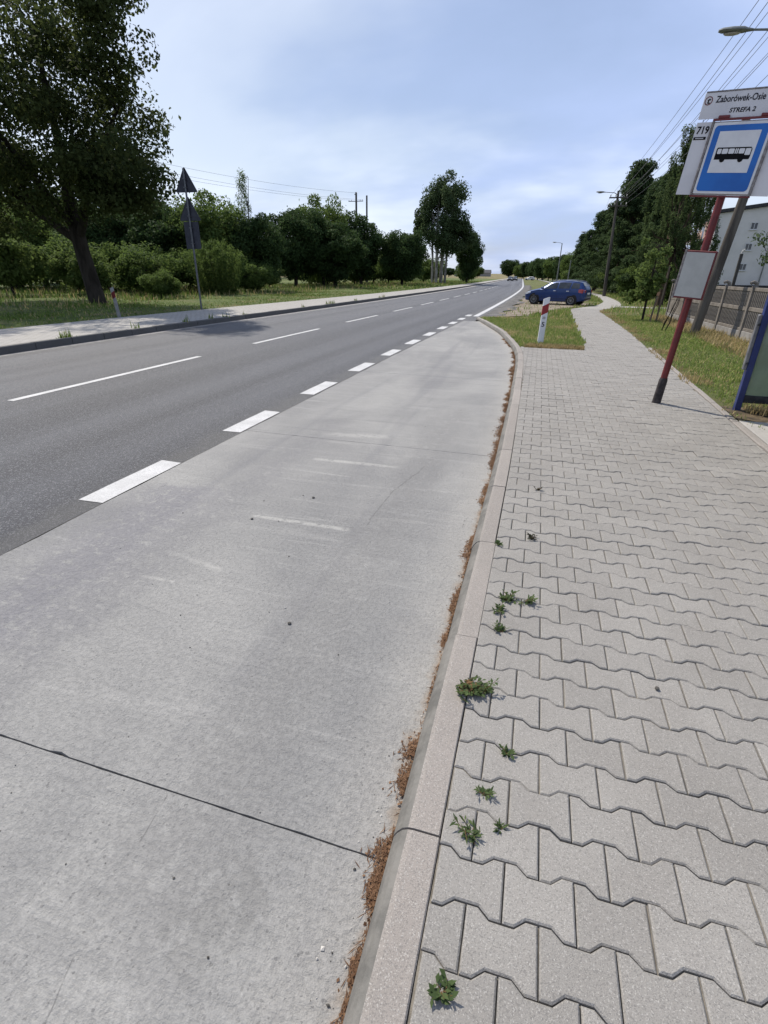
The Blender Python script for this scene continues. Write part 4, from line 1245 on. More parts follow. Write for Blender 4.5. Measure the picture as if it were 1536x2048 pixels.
    larch = make_tree_meshes('larch', 61, [(0, 0, -0.2, 0.17), (0.05, 0, 3, 0.12), (-0.05, 0, 6, 0.07), (0.1, 0, 8.5, 0.015)], (np.array(cs), np.array(rs)), M['needle_droop'], 66, 0.13, M['bark_pine'], elong=3.4, nbr=90, shell=0.1, droop=1.0, brad=0.03)
    T('larch_tree', larch, 'drooping larch between the pines and the white building', 6.2, 36, 1.15, 1.06, 0.0)
    T('larch_tree', larch, 'thinner drooping larch overlapping the building balconies', 8.0, 40, 0.8, 0.83, 2.0)

    # young tree with stakes
    rng = np.random.default_rng(71)
    cs, rs = clumps_in(rng, 34, (-0.05, 0, 1.75), (0.62, 0.55, 1.05), 0.16, 0.30, 0.3, 0.8)
    c2, r2 = clumps_in(rng, 12, (-0.45, 0, 0.85), (0.6, 0.4, 0.2), 0.14, 0.24, 0.3, 0.7)
    young = make_tree_meshes('young', 71, [(0, 0, -0.1, 0.045), (0, 0, 0.8, 0.04), (0.02, 0, 1.8, 0.03), (0.03, 0, 2.6, 0.012)], (np.concatenate([cs, c2]), np.concatenate([rs, r2])), M['leaf_light'], 46, 0.115, M['bark'], elong=1.3, nbr=26, shell=0.2, brad=0.02)
    T('young_tree', young, 'young tree with large light leaves beside the path and its stakes', 3.52, 23.2, 1.0, 1.02)
    for i, (x, y, h, dx, lab) in enumerate(((3.74, 22.9, 1.05, 0.10, 'short wooden stake leaning next to the young tree'), (3.98, 23.0, 1.95, 0.05, 'tall thin wooden stake right of the young tree'))):
        t = thing('tree_stake', lab, 'stake', (x, y, TZ(y) + 0.08))
        mb = MB(); mb.tube([(0, 0, -0.1), (dx * 0.5, 0, h * 0.5), (dx, 0, h)], [0.035, 0.032, 0.03], 8); mb.build('shaft', M['stake'], t, smooth=True)
        if i == 0:
            mb = MB(); mb.tube([(dx - 0.02, -0.01, h - 0.12), (dx + 0.005, 0, h)], [0.05, 0.052], 10); mb.build('strap', pm('stake_strap', (0.42, 0.24, 0.15), (0.3, 0.17, 0.1), 9), t, smooth=True)
    # small tree behind the fence at the right edge
    rng = np.random.default_rng(73)
    cs, rs = clumps_in(rng, 26, (0, 0, 2.3), (0.95, 0.9, 0.75), 0.2, 0.36, 0.4, 0.8)
    small = make_tree_meshes('small', 73, [(0, 0, -0.1, 0.06), (0, 0, 1.2, 0.05), (0, 0, 2.4, 0.02)], (cs, rs), M['leaf_poplar'], 60, 0.10, M['bark'], nbr=20, shell=0.3, brad=0.02)
    T('garden_tree', small, 'small grey-green tree behind the concrete fence at the right edge', 7.05, 20.0, 1.0, 1.02)
    # bare sucker stems beside the sign post
    t = thing('bare_sapling', 'leafless thin sapling stems standing in the grass behind the red post', 'sapling', (3.55, 18.9, TZ(18.9) + 0.08))
    rng = np.random.default_rng(75); 
    for k in range(4):
        mb = MB(); x0 = rng.normal() * 0.06; pts = [(x0, rng.normal() * 0.05, -0.05)]
        for q in range(1, 6): pts.append((x0 + 0.06 * q + rng.normal() * 0.03, rng.normal() * 0.04, 0.26 * q))
        mb.tube(pts, [0.016, 0.014, 0.012, 0.01, 0.008, 0.005], 6); mb.build('stem', M['bark'], t, smooth=True)


build_woods()


# ------------------------------------------------------------------ grass
def build_grass():
    rng = np.random.default_rng(5)
    P = ground_pts(rng, 26000, lambda y: KERB(y) + 0.20 + 0.05 * math.sin(y * 7) if y < 22 else -2.0, lambda y: PLs(y) - 0.02, 13.05, 22.5)
    # leave the trampled dirt mostly bare
    blades('verge_grass', P, 0.02, 0.11, 0.007, M['grass'], 6, lean=0.9)
    P = ground_pts(rng, 14000, lambda y: -2.2 + 0.25 * (y - 22) * 0.2, lambda y: PLs(y) - 0.02, 22.5, 60)
    dl = np.array([(-0.9 + (y - 24) * 0.28) for y in P[:, 1]])
    keep = (P[:, 1] > 40) | (P[:, 0] > dl) | (rng.random(len(P)) < 0.06)
    blades('verge_grass', P[keep], 0.04, 0.2, 0.018, M['grass'], 7)
    P = ground_pts(rng, 90000, lambda y: PR(y) + 0.10 + 0.08 * math.sin(y * 3.3), lambda y: PR(y) + 3.6, 5.2, 26)
    edge = P[:, 0] - np.array([PR(y) for y in P[:, 1]])
    keep = rng.random(len(P)) < np.clip(edge * 2.2, 0.12, 1)
    keep &= ~((P[:, 1] < 7.6) & (edge > 0.25) & (edge < 2.0))
    blades('bank_grass', P[keep], 0.02, 0.10, 0.007, M['grass'], 8, lean=0.95)
    P = ground_pts(rng, 16000, lambda y: PR(y) + 0.15, lambda y: 16, 26, 62)
    P = P[~((P[:, 1] > 33.0) & (P[:, 1] < 34.7) & (P[:, 0] < 8.5))]
    blades('bank_grass', P, 0.06, 0.28, 0.022, M['grass'], 9)
    P = ground_pts(rng, 9000, lambda y: 4.0, lambda y: 5.2 + 0.2 * math.sin(y), 10, 26)
    blades('dry_grass', P, 0.06, 0.24, 0.009, M['grass_dry'], 10, lean=0.85)
    # left verge: mown strip and taller growth behind
    P = ground_pts(rng, 34000, lambda y: KB(y) - 7.5, lambda y: KB(y) - 0.05, 7, 60)
    blades('verge_grass', P, 0.03, 0.17, 0.02, M['grass_left'], 12, lean=0.9)
    P = ground_pts(rng, 22000, lambda y: KB(y) - 30, lambda y: KB(y) - 7.0, 12, 70)
    blades('tall_grass', P, 0.1, 0.42, 0.026, M['grass_left'], 13, lean=0.4)
    P = ground_pts(rng, 3500, lambda y: KB(y) - 22, lambda y: KB(y) - 5.0, 15, 110)
    blades('dry_grass', P, 0.2, 0.6, 0.02, M['grass_dry'], 14, lean=0.7)
    P = ground_pts(rng, 12000, lambda y: KB(y) - 20, lambda y: KB(y) - 0.1, 60, 160)
    blades('verge_grass', P, 0.1, 0.4, 0.06, M['grass_left'], 15)
    # tufts growing out of the left kerb joint
    cs = np.array([(KL(y) - 0.16 + rng.normal() * 0.02, y, TZ(y) + 0.0) for y in (9.9, 9.95, 10.0, 12.4, 14.6, 16.0, 16.9, 18.2, 23.5, 26.5, 27.0, 27.3, 31, 36, 37) for _ in range(26)])
    cs[:, 0] += rng.normal(size=len(cs)) * 0.05; cs[:, 1] += rng.normal(size=len(cs)) * 0.07
    blades('kerb_tufts', cs, 0.06, 0.26, 0.01, M['grass_left'], 16, zoff=0.12)
    # fringe along the right path edge
    P = ground_pts(rng, 5000, lambda y: PR(y) - 0.05, lambda y: PR(y) + 0.35, 7.4, 30)
    P = P[np.sin(P[:, 1] * 2.1) + np.sin(P[:, 1] * 5.3 + 1) > 0.35]
    blades('path_fringe', P, 0.02, 0.12, 0.008, M['grass_dry'], 17, zoff=0.1)
    P = ground_pts(rng, 2600, lambda y: PLs(y) - 0.08, lambda y: PLs(y) + 0.05 + 0.05 * math.sin(y * 2.7) + 0.04 * math.sin(y * 7.1), 13.4, 29)
    blades('path_fringe', P, 0.04, 0.16, 0.012, M['grass'], 18, zoff=0.09)
    P = ground_pts(rng, 2600, lambda y: -0.45 + (y - 12.95) * 0.2, lambda y: 0.88, 12.85, 13.25)
    blades('path_fringe', P, 0.03, 0.12, 0.008, M['grass_dry'], 19, zoff=0.09)


build_grass()


# ------------------------------------------------------------------ bus stop sign
def text_mesh(s, size, depth=0.0012, sx=1.0, align='LEFT', shear=0.0, width=None, bold=0.0012):
    cu = bpy.data.curves.new('lettering', 'FONT'); cu.body = s; cu.size = size; cu.extrude = depth; cu.align_x = align; cu.resolution_u = 3; cu.shear = shear; cu.offset = bold
    o = bpy.data.objects.new('lettering', cu); COL.objects.link(o)
    dg = bpy.context.evaluated_depsgraph_get(); dg.update()
    me = bpy.data.meshes.new_from_object(o.evaluated_get(dg))
    bpy.data.objects.remove(o); bpy.data.curves.remove(cu)
    co = np.empty(len(me.vertices) * 3, dtype=np.float32); me.vertices.foreach_get('co', co); co = co.reshape(-1, 3)
    if width: sx = width / max(1e-6, co[:, 0].max() - co[:, 0].min())
    co[:, 0] *= sx
    # stand upright, facing -Y
    out = np.stack([co[:, 0], -co[:, 2], co[:, 1]], 1)
    me.vertices.foreach_set('co', out.ravel()); me.update()
    me.materials.clear()
    return me


def put_text(s, size, x, y, z, mat, parent, **kw):
    me = text_mesh(s, size, **kw); me.materials.append(mat)
    return link('lettering', me, parent, (x, y, z))


def build_bus_stop():
    t = thing('bus_stop_sign', 'leaning red bus stop post with blue bus sign and white stop name boards', 'bus stop', (1.56, 7.67, 0.1))
    t.rotation_euler = (0, math.radians(3.8), math.radians(-28))
    mb = MB(); mb.tube([(0, 0, 0.02), (0, 0, 3.2)], 0.043, 12); mb.build('post', M['red_paint'], t, smooth=True)
    mb = MB(); mb.tube([(0, 0, -0.02), (0, 0, 0.05), (0, 0, 0.30), (0, 0, 0.335)], [0.058, 0.056, 0.054, 0.047], 12); mb.build('sleeve', M['black_sleeve'], t, smooth=True)
    # wide white backing with route strip
    bk = MB().box(-0.475, 0.475, -0.062, -0.056, 2.40, 3.085).build('backing_board', M['white_board'], t)
    put_text('719', 0.094, -0.456, -0.0635, 2.982, M['sign_black'], bk, width=0.125, bold=0.0024)
    MB().box(-0.466, -0.338, -0.0645, -0.0622, 2.925, 2.952).build('route_strip', M['sign_black'], bk)
    mb = MB()
    for k in range(9): mb.box(-0.445 + k * 0.0095, -0.4385 + k * 0.0095, -0.0662, -0.0648, 2.934, 2.943)
    mb.build('strip_print', M['white_board'], bk)
    # blue sign in a grey frame
    sg = MB().box(-0.287, 0.287, -0.082, -0.066, 2.412, 3.072, bev=0.003).build('sign_panel', M['sign_white'], t)

    def rrect(x0, x1, z0, z1, r, n=5):
        o = []
        for cx, cz, a0 in ((x1 - r, z0 + r, -90), (x1 - r, z1 - r, 0), (x0 + r, z1 - r, 90), (x0 + r, z0 + r, 180)):
            for k in range(n + 1):
                a = math.radians(a0 + 90 * k / n); o.append((cx + r * math.cos(a), cz + r * math.sin(a)))
        return o
    MB().prism(rrect(-0.262, 0.262, 2.438, 3.046, 0.035), 'y', -0.0845, -0.083).build('blue_field', M['sign_blue'], sg)
    MB().prism(rrect(-0.200, 0.200, 2.612, 2.992, 0.004), 'y', -0.0868, -0.0853).build('white_field', M['sign_white'], sg)
    # bus pictogram
    bx0, bx1, bz0, bz1 = -0.175, 0.175, 2.735, 2.845
    MB().prism([(bx0, bz0), (bx1 - 0.005, bz0), (bx1, bz0 + 0.02), (bx1, bz1 - 0.018), (bx1 - 0.015, bz1), (bx0 + 0.012, bz1), (bx0, bz1 - 0.01)], 'y', -0.0892, -0.0877).build('bus_pictogram', M['sign_black'], sg)
    for (a, b) in ((bx0 + 0.014, bx0 + 0.052), (bx0 + 0.060, bx0 + 0.118), (bx0 + 0.126, bx0 + 0.182), (bx0 + 0.190, bx0 + 0.202), (bx0 + 0.208, bx0 + 0.220), (bx0 + 0.228, bx0 + 0.282), (bx0 + 0.290, bx1 - 0.008)):
        r = min(0.008, (b - a) * 0.3)
        z1 = bz0 + (0.038 if a > bx0 + 0.28 else 0.052)
        MB().prism(rrect(a, b, z1, bz1 - 0.012, r, 3), 'y', -0.0912, -0.0901).build('pictogram_window', M['sign_white'], sg)
    for c in (bx0 + 0.085, bx1 - 0.085):
        MB().prism([(c - 0.03, bz0 + 0.006), (c - 0.02, bz0 - 0.018), (c - 0.008, bz0 - 0.026), (c + 0.008, bz0 - 0.026), (c + 0.02, bz0 - 0.018), (c + 0.03, bz0 + 0.006)], 'y', -0.0898, -0.0873).build('pictogram_wheel', M['sign_black'], sg)
    for s in (-1, 1):
        MB().box(min(s * 0.290, s * 0.312), max(s * 0.290, s * 0.312), -0.092, -0.060, 2.398, 3.088, bev=0.003).build('frame_side', M['frame_grey'], t)
    MB().box(-0.312, 0.312, -0.090, -0.0635, 3.089, 3.108, bev=0.003).build('frame_top', M['red_paint'], t)
    MB().box(-0.312, 0.312, -0.089, -0.0635, 2.380, 2.3965, bev=0.003).build('frame_bottom', M['red_paint'], t)
    for s in (-0.21, 0.2):
        MB().box(s - 0.055, s + 0.055, -0.094, -0.066, 3.1085, 3.135, bev=0.004).build('clamp', M['red_paint'], t)
    # stop name board on top
    nb = MB().box(-0.478, 0.478, -0.066, -0.058, 3.112, 3.345, bev=0.002).build('name_board', M['white_board'], t)
    MB().box(-0.470, 0.480, -0.0705, -0.0495, 3.3465, 3.358).build('top_channel', M['frame_grey'], nb)
    put_text('Zaborówek-Osie', 0.082, -0.350, -0.0675, 3.255, M['letter'], nb, width=0.475)
    put_text('STREFA 2', 0.056, -0.185, -0.0675, 3.160, M['letter'], nb, width=0.25, shear=0.12)
    ring = MB(); n = 28
    cx, cz, r0, r1 = -0.425, 3.275, 0.040, 0.0315
    vs = [(cx + r * math.cos(2 * PI * k / n), y, cz + r * math.sin(2 * PI * k / n)) for y in (-0.0682, -0.0662) for r in (r0, r1) for k in range(n)]
    fs = []
    for k in range(n):
        j = (k + 1) % n
        fs += [(k, j, n + j, n + k), (2 * n + k, k, n * 0 + j, 2 * n + j)]
    fs = [(k, (k + 1) % n, n + (k + 1) % n, n + k) for k in range(n)]
    ring.add(vs[:2 * n], [tuple(reversed(f)) for f in fs]); ring.f = ring.f + [tuple(reversed(f)) for f in ring.f]; ring.m = [0] * len(ring.f)
    ring.f = ring.f[:n]; ring.m = ring.m[:n]
    ring.build('logo_ring', M['logo_red'], nb)
    put_text('t', 0.078, cx - 0.018, -0.0678, cz - 0.024, M['sign_black'], nb, shear=0.15, width=0.036)
    # timetable case lower on the post
    cs = MB().box(-0.172, 0.172, -0.098, -0.052, 1.315, 1.842, bev=0.006).build('timetable_case', M['red_paint'], t)
    MB().box(-0.155, 0.155, -0.1015, -0.0985, 1.335, 1.822).build('timetable_sheet', M['case_face'], cs)
    MB().box(-0.180, -0.1575, -0.105, -0.060, 1.310, 1.847, bev=0.003).build('hinge_strip', M['frame_grey'], cs)
    # the boards hang slightly crooked on the post
    piv = Vector((0, 0, 2.75)); rot = Matrix.Rotation(math.radians(1.6), 3, 'Y')
    for o in list(t.children):
        if o.name.split('.')[0] in ('backing_board', 'sign_panel', 'frame_side', 'frame_top', 'frame_bottom', 'clamp', 'name_board'):
            o.rotation_euler = rot.to_euler(); o.location = piv - rot @ piv
    for z in (1.45, 1.72, 2.5, 2.95):
        mb = MB(); mb.tube([(0, 0, z), (0, 0, z + 0.03)], 0.052, 12); mb.box(-0.03, 0.03, -0.058, -0.03, z, z + 0.03); mb.build('clip', M['steel'], t)


build_bus_stop()


# ------------------------------------------------------------------ bus shelter (its far end stands in view)
def build_shelter():
    t = thing('bus_shelter', 'blue steel bus shelter with dusty green glass end wall, at the right edge', 'bus shelter', (2.47, 7.5, 0.1))
    for (x, y) in ((0, 0), (1.45, 0), (0, -3.9), (1.45, -3.9)):
        MB().box(x - 0.035, x + 0.035, y - 0.04, y + 0.04, -0.05, 2.36, bev=0.004).build('post', M['blue_steel'], t)
    for y in (0, -3.9):
        MB().box(0.036, 1.414, y - 0.02, y + 0.02, 0.115, 0.21, bev=0.006).build('bottom_rail', M['dark_rail'], t)
        MB().box(0.036, 1.414, y - 0.02, y + 0.02, 2.05, 2.10, bev=0.006).build('top_rail', M['blue_steel'], t)
        if y == 0: MB().box(0.045, 1.405, y - 0.005, y + 0.005, 0.2105, 2.0495).build('glass_pane', M['shelter_glass'], t)
    MB().box(1.435, 1.465, -3.859, -0.041, 0.12, 0.20, bev=0.005).build('bottom_rail', M['dark_rail'], t)
    for k in range(3):
        MB().box(1.445, 1.455, -3.85 + k * 1.275, -3.85 + k * 1.275 + 1.25, 0.205, 2.0).build('glass_pane', M['shelter_glass'], t)
    rf = MB(); rf.box(-0.10, 1.60, -4.05, 0.12, 2.3605, 2.44, bev=0.01); rf.build('roof', M['blue_steel'], t)
    MB().box(1.0, 1.40, -3.2, -0.8, 0.42, 0.46, bev=0.006).build('bench_seat', M['stake'], t)
    for y in (-3.0, -1.0):
        MB().box(1.15, 1.25, y - 0.03, y + 0.03, -0.02, 0.419).build('bench_leg', M['dark_rail'], t)
    br = MB().box(-0.075, -0.036, -0.03, 0.03, 0.52, 1.16, bev=0.006).build('bracket', M['bracket'], t)
    for z in (0.60, 1.05):
        mb = MB(); mb.tube([(-0.055, -0.030, z), (-0.055, -0.045, z)], 0.014, 8); mb.build('bolt', M['dark_rail'], br)
    # paved floor and soil at the foot of the end wall
    fl = MB().box(2.345, 4.2, 3.0, 6.93, 0.03, 0.112, bev=0.004).build('shelter_floor', M['far_floor'] if 'far_floor' in M else M['kerb']); tag(fl, kind='structure')
    rng = np.random.default_rng(91)
    so = MB()
    n = 16
    V, F = [], []
    for i in range(n + 1):
        for j in range(9):
            x, y = 2.36 + 2.2 * i / n, 6.94 + 0.82 * j / 8
            h = 0.102 + (0.045 * math.exp(-((y - 7.48) / 0.16) ** 2) * (0.6 + 0.4 * math.sin(x * 9)) + rng.normal() * 0.006 if 0 < j < 8 and i > 0 else 0)
            V.append((x, y, h))
    F = [(i * 9 + j, (i + 1) * 9 + j, (i + 1) * 9 + j + 1, i * 9 + j + 1) for i in range(n) for j in range(8)]
    tag(link('bare_soil', np_mesh('bare_soil', V, F, M['soil_dark'], True)), kind='structure')
    P = np.stack([2.55 + 1.5 * rng.random(900), 7.42 + 0.09 * rng.normal(size=900), np.zeros(900)], 1)
    blades('dry_straw', P, 0.04, 0.16, 0.005, M['grass_dry'], 92, lean=0.95, zoff=0.12)


M['far_floor'] = pm('floor_slab', (0.30, 0.29, 0.275), (0.36, 0.345, 0.325), 3, 0.9, 0.2, bump=0.004, dirt=((0.15, 0.14, 0.12), 0.5))
M['soil_dark'] = pm('dark_soil', (0.055, 0.045, 0.034), (0.13, 0.10, 0.065), 6, 0.95, 0.1, bump=0.02, bscale=40)
build_shelter()


# ------------------------------------------------------------------ delineators
M['plastic_dull'] = pm('dull_red_reflector', (0.13, 0.015, 0.018), (0.09, 0.012, 0.014), 8, 0.6, 0.2)
def delineator(label, x, y, rz, lean, white, red, number, h=1.08, w=0.075):
    t = thing('delineator_post', label, 'delineator', (x, y, TZ(y) + 0.09), rz)
    t.rotation_euler = (lean[0], lean[1], rz)
    prof = [(-w, -0.02), (-w * 0.8, -0.05), (0, -0.062), (w * 0.8, -0.05), (w, -0.02), (w * 0.7, 0.03), (-w * 0.7, 0.03)]

    def section(z0f, z1f, mat, name, grow=0.0, parent=t):
        rings = [[(px * (1 + grow), py * (1 + grow), zf(px)) for px, py in prof] for zf in (z0f, z1f)]
        return MB().loft(rings).build(name, mat, parent)
    slant = 0.55
    b0 = lambda px: h * 0.66 + px * slant
    b1 = lambda px: h * 0.86 + px * slant
    body = section(lambda px: -0.2, b0, white, 'body')
    section(b0, b1, red, 'red_band')
    section(b1, lambda px: h + px * 0.35, white, 'cap')
    if number:
        put_text(number, 0.16, -0.040, -0.0655, 0.40, M['letter'], body, width=0.07)
        put_text('20', 0.065, -0.036, -0.0655, 0.585, M['frame_grey'], body, width=0.07)
    return t


delineator('white delineator post with dark red band and number five, on the grass by the bay', -0.12, 13.87, math.radians(-1), (0, math.radians(1.0), 0), M['plastic_white'], M['plastic_red'], '5', 1.05)
delineator('grey delineator post leaning beside the large tree on the left verge', -14.3, 15.35, math.radians(28), (0, math.radians(-4), 0), M['plastic_dim'], M['plastic_dull'], None, 0.98, 0.06)


# ------------------------------------------------------------------ road signs seen from behind
def build_back_signs():
    t = thing('road_sign', 'grey pole with two triangular road signs and a plate, seen from behind', 'road sign', (-14.1, 19.8, TZ(19.8) + 0.1), math.radians(3))
    mb = MB(); mb.tube([(0, 0, -0.1), (0, 0, 5.05)], 0.038, 10); mb.build('pole', M['steel'], t, smooth=True)

    def tri(zb, w, name):
        h = w * 0.866; r = 0.05
        pts = [(-w / 2 + r, zb), (w / 2 - r, zb), (w / 2 - r * 0.35, zb + r * 0.45), (r * 0.5, zb + h - r * 0.5), (0, zb + h - r * 0.3), (-r * 0.5, zb + h - r * 0.5), (-w / 2 + r * 0.35, zb + r * 0.45)]
        o = MB().prism(pts, 'y', 0.047, 0.062).build(name, M['sign_back'], t)
        for k in range(3):     # folded rim
            a, b = pts[(0, 2, 4)[k]], pts[(1, 3, 6)[k]]
            m2 = MB(); m2.tube([(a[0], 0.045, a[1]), (b[0], 0.045, b[1])], 0.012, 6); m2.build('rim', M['sign_back'], o)
        for z in (zb + 0.14, zb + 0.42):
            MB().box(-0.06, 0.06, -0.046, 0.0465, z, z + 0.03).build('clamp', M['steel'], o)
        return o
    tri(4.28, 0.95, 'upper_triangle')
    tri(3.32, 0.95, 'lower_triangle')
    pl = MB().box(-0.33, 0.33, 0.047, 0.060, 2.32, 3.28, bev=0.004).build('plate', M['sign_back'], t)
    for z in (2.5, 3.05):
        MB().box(-0.06, 0.06, -0.046, 0.0465, z, z + 0.03).build('clamp', M['steel'], pl)


build_back_signs()


# ------------------------------------------------------------------ poles and wires
def lamp_head(t, p, d, n=0.62):
    """street luminaire at p pointing along d (unit, horizontal)"""
    d = Vector(d).normalized(); s = Vector((-d.y, d.x, 0)); p = Vector(p)
    prof = [(-0.12, 0.045, 0.03), (0.0, 0.07, 0.05), (0.10, 0.125, 0.075), (0.34, 0.14, 0.075), (0.56, 0.12, 0.055), (0.64, 0.06, 0.03)]
    rings = []
    for a, w, h in prof:
        c = p + d * a + Vector((0, 0, 0.05 * a))
        rings.append([c + s * w * math.cos(q) + Vector((0, 0, h * (math.sin(q) if math.sin(q) > 0 else math.sin(q) * 0.6))) for q in [2 * PI * k / 12 for k in range(12)]])
    o = MB().loft(rings).build('lamp_head', M['lamp_grey'], t, smooth=True)
    c = p + d * 0.33
    rings = [[c + d * (math.cos(q) * r * 0.2) + s * (math.sin(q) * r * 0.1) + Vector((0, 0, z)) for q in [2 * PI * k / 12 for k in range(12)]] for r, z in ((1.0, -0.035), (0.8, -0.06), (0.3, -0.075))]
    MB().loft(rings).build('lamp_glass', M['porcelain'], o, smooth=True)


def utility_pole(label, x, y, h, tilt, arms, r=(0.14, 0.09), mat='wood_pole', lamp=None, brace=False, name='utility_pole'):
    """arms: list of (z, half length, [insulator offsets]); returns world insulator points"""
    t = thing(name, label, 'utility pole', (x, y, TZ(y) + 0.05))
    top = Vector((tilt[0], tilt[1], h))
    at = lambda z: Vector((tilt[0] * z / h, tilt[1] * z / h, z))
    mb = MB(); mb.tube([at(-0.3), at(0), at(h * 0.25), at(h * 0.5), at(h * 0.75), at(h)], [r[0] * 1.05, r[0], r[0] * .93 + r[1] * .07, (r[0] + r[1]) / 2, r[1] * 1.1, r[1]], 12)
    mb.build('pole', M[mat], t, smooth=True)
    pts = []
    for z, hl, ins, off in arms:
        c = at(z)
        if hl > 0:
            am = MB().box(c.x - hl + off, c.x + hl + off, c.y - r[1] - 0.10, c.y - r[1] - 0.02, z - 0.05, z + 0.05, bev=0.008).build('crossarm', M[mat], t)
        for u in ins:
            mb = MB(); q = Vector((c.x + u + off, c.y - r[1] - 0.06, z))
            mb.tube([q + Vector((0, 0, 0.05)), q + Vector((0, 0, 0.10))], 0.014, 6)
            mb.tube([q + Vector((0, 0, 0.09)), q + Vector((0, 0, 0.12)), q + Vector((0, 0, 0.15)), q + Vector((0, 0, 0.20)), q + Vector((0, 0, 0.23))], [0.03, 0.055, 0.038, 0.048, 0.02], 8)
            mb.build('insulator', M['porcelain'], t, smooth=True)
            pts.append(Vector((x, y, TZ(y) + 0.05)) + q + Vector((0, 0, 0.18)))
    if lamp:
        z, reach = lamp
        c = at(z)
        mb = MB(); mb.tube([c, c + Vector((-0.3, 0, 0.16)), c + Vector((-reach, 0, 0.22))], [0.03, 0.028, 0.024], 8); mb.build('lamp_arm', M['lamp_grey'], t, smooth=True)
        lamp_head(t, c + Vector((-reach - 0.1, 0, 0.22)), (-1, 0, 0))
    return t, pts


def wire(label, a, b, sag, r, group, n=14):
    mb = MB(); a, b = Vector(a), Vector(b)
    pts = [a.lerp(b, k / n) - Vector((0, 0, sag * 4 * (k / n) * (1 - k / n))) for k in range(n + 1)]
    mb.tube(pts, r, 5)
    o = mb.build('overhead_wire', M['wire'], None)
    return tag(o, label, 'wire', group)


def build_poles():
    armsN = [(8.35, 0.85, (-0.75, -0.28, 0.28, 0.75), 0.0), (7.65, 0.95, (-0.85, -0.32, 0.32, 0.85), 0.0)]
    t1, near = utility_pole('weathered leaning utility pole right behind the bus stop sign, carrying a street lamp', 4.24, 18.1, 8.6, (0.85, 0.0), armsN, (0.135, 0.09), lamp=(6.85, 1.12))
    armsF = [(7.55, 0.72, (-0.62, -0.22, 0.22, 0.62), 0.05), (6.95, 0.75, (-0.66, -0.24, 0.24, 0.66), 0.05)]
    t2, far = utility_pole('wooden utility pole with two crossarms standing beside the path before the pines', 4.45, 52.6, 8.05, (-0.35, 0), armsF, (0.15, 0.09), lamp=(7.75, 1.0))
    ORD = ('first', 'second', 'third', 'fourth')
    labs = ['upper', 'upper', 'upper', 'upper', 'lower', 'lower', 'lower', 'lower']
    for i, (a, b) in enumerate(zip(near, far)):
        wire('overhead wire from near utility pole to pole by pines, %s crossarm, %s from road' % (labs[i], ORD[i % 4]), a, b, 0.32 + 0.05 * (i % 3), 0.009, 'wires on the right side')
    # the line goes on towards the next pole behind the viewer
    for i, a in enumerate(near):
        wire('overhead wire leaving the lamp pole towards the viewer, %s crossarm, %s from road' % (labs[i], ORD[i % 4]), a, a + Vector((0.1, -34, 0.2)), 0.4, 0.009, 'wires out of the picture on the right')
    t3, p3 = utility_pole('slim grey lamp pole far along the path', 0.45, 105, 6.9, (0.05, 0), [(6.5, 0.0, (), 0)], (0.11, 0.07), 'lamp_grey', lamp=(6.8, 0.9), name='lamp_pole')
    t4, p4 = utility_pole('short grey pole right of the far lamp pole', 2.3, 103, 4.2, (0.05, 0), [], (0.10, 0.07), 'lamp_grey')
    t5, p5 = utility_pole('lamp pole half hidden in the pines', 4.35, 76, 6.6, (-0.2, 0), [(6.0, 0.6, (-0.5, 0.5), 0)], (0.13, 0.08), 'wood_pole', lamp=(6.4, 1.0), name='lamp_pole')
    for q, (a, b) in enumerate(zip((far[0], far[3]), p5)):
        wire('faint overhead wire from the wooden pole into the pines, %s' % ('road side', 'building side')[q], a, b, 0.3, 0.006, 'wires in the pines')
    # power line in the fields on the left
    z0 = 12.0
    t6, p6 = utility_pole('dark power pole with a crossarm rising above the roadside trees', -32.3, 90, 13.4, (0, 0), [(12.15, 1.25, (-1.15, 1.15, -0.75, 0.75), 0), (13.1, 0.22, (0.2,), 0)], (0.22, 0.15), 'dark_pole', name='power_pole')
    t7, p7 = utility_pole('plain dark pole right of the power pole above the trees', -30.7, 90.6, 13.0, (0, 0), [(12.7, 0, (), 0)], (0.2, 0.13), 'dark_pole', name='power_pole')
    t8, p8 = utility_pole('dark power pole hidden behind the large tree crown', -50.0, 41.0, 13.4, (0, 0), [(12.15, 1.25, (-1.15, 1.15, -0.75, 0.75), 0), (13.1, 0.22, (0.2,), 0)], (0.2, 0.13), 'dark_pole', name='power_pole')
    for i in (0, 1, 4):
        wire('faint power line in the sky right of the large tree, %s' % {0: 'lower far one', 1: 'lower near one', 4: 'topmost'}[i], p8[i], p6[i], 0.9, 0.012, 'power lines on the left')


build_poles()


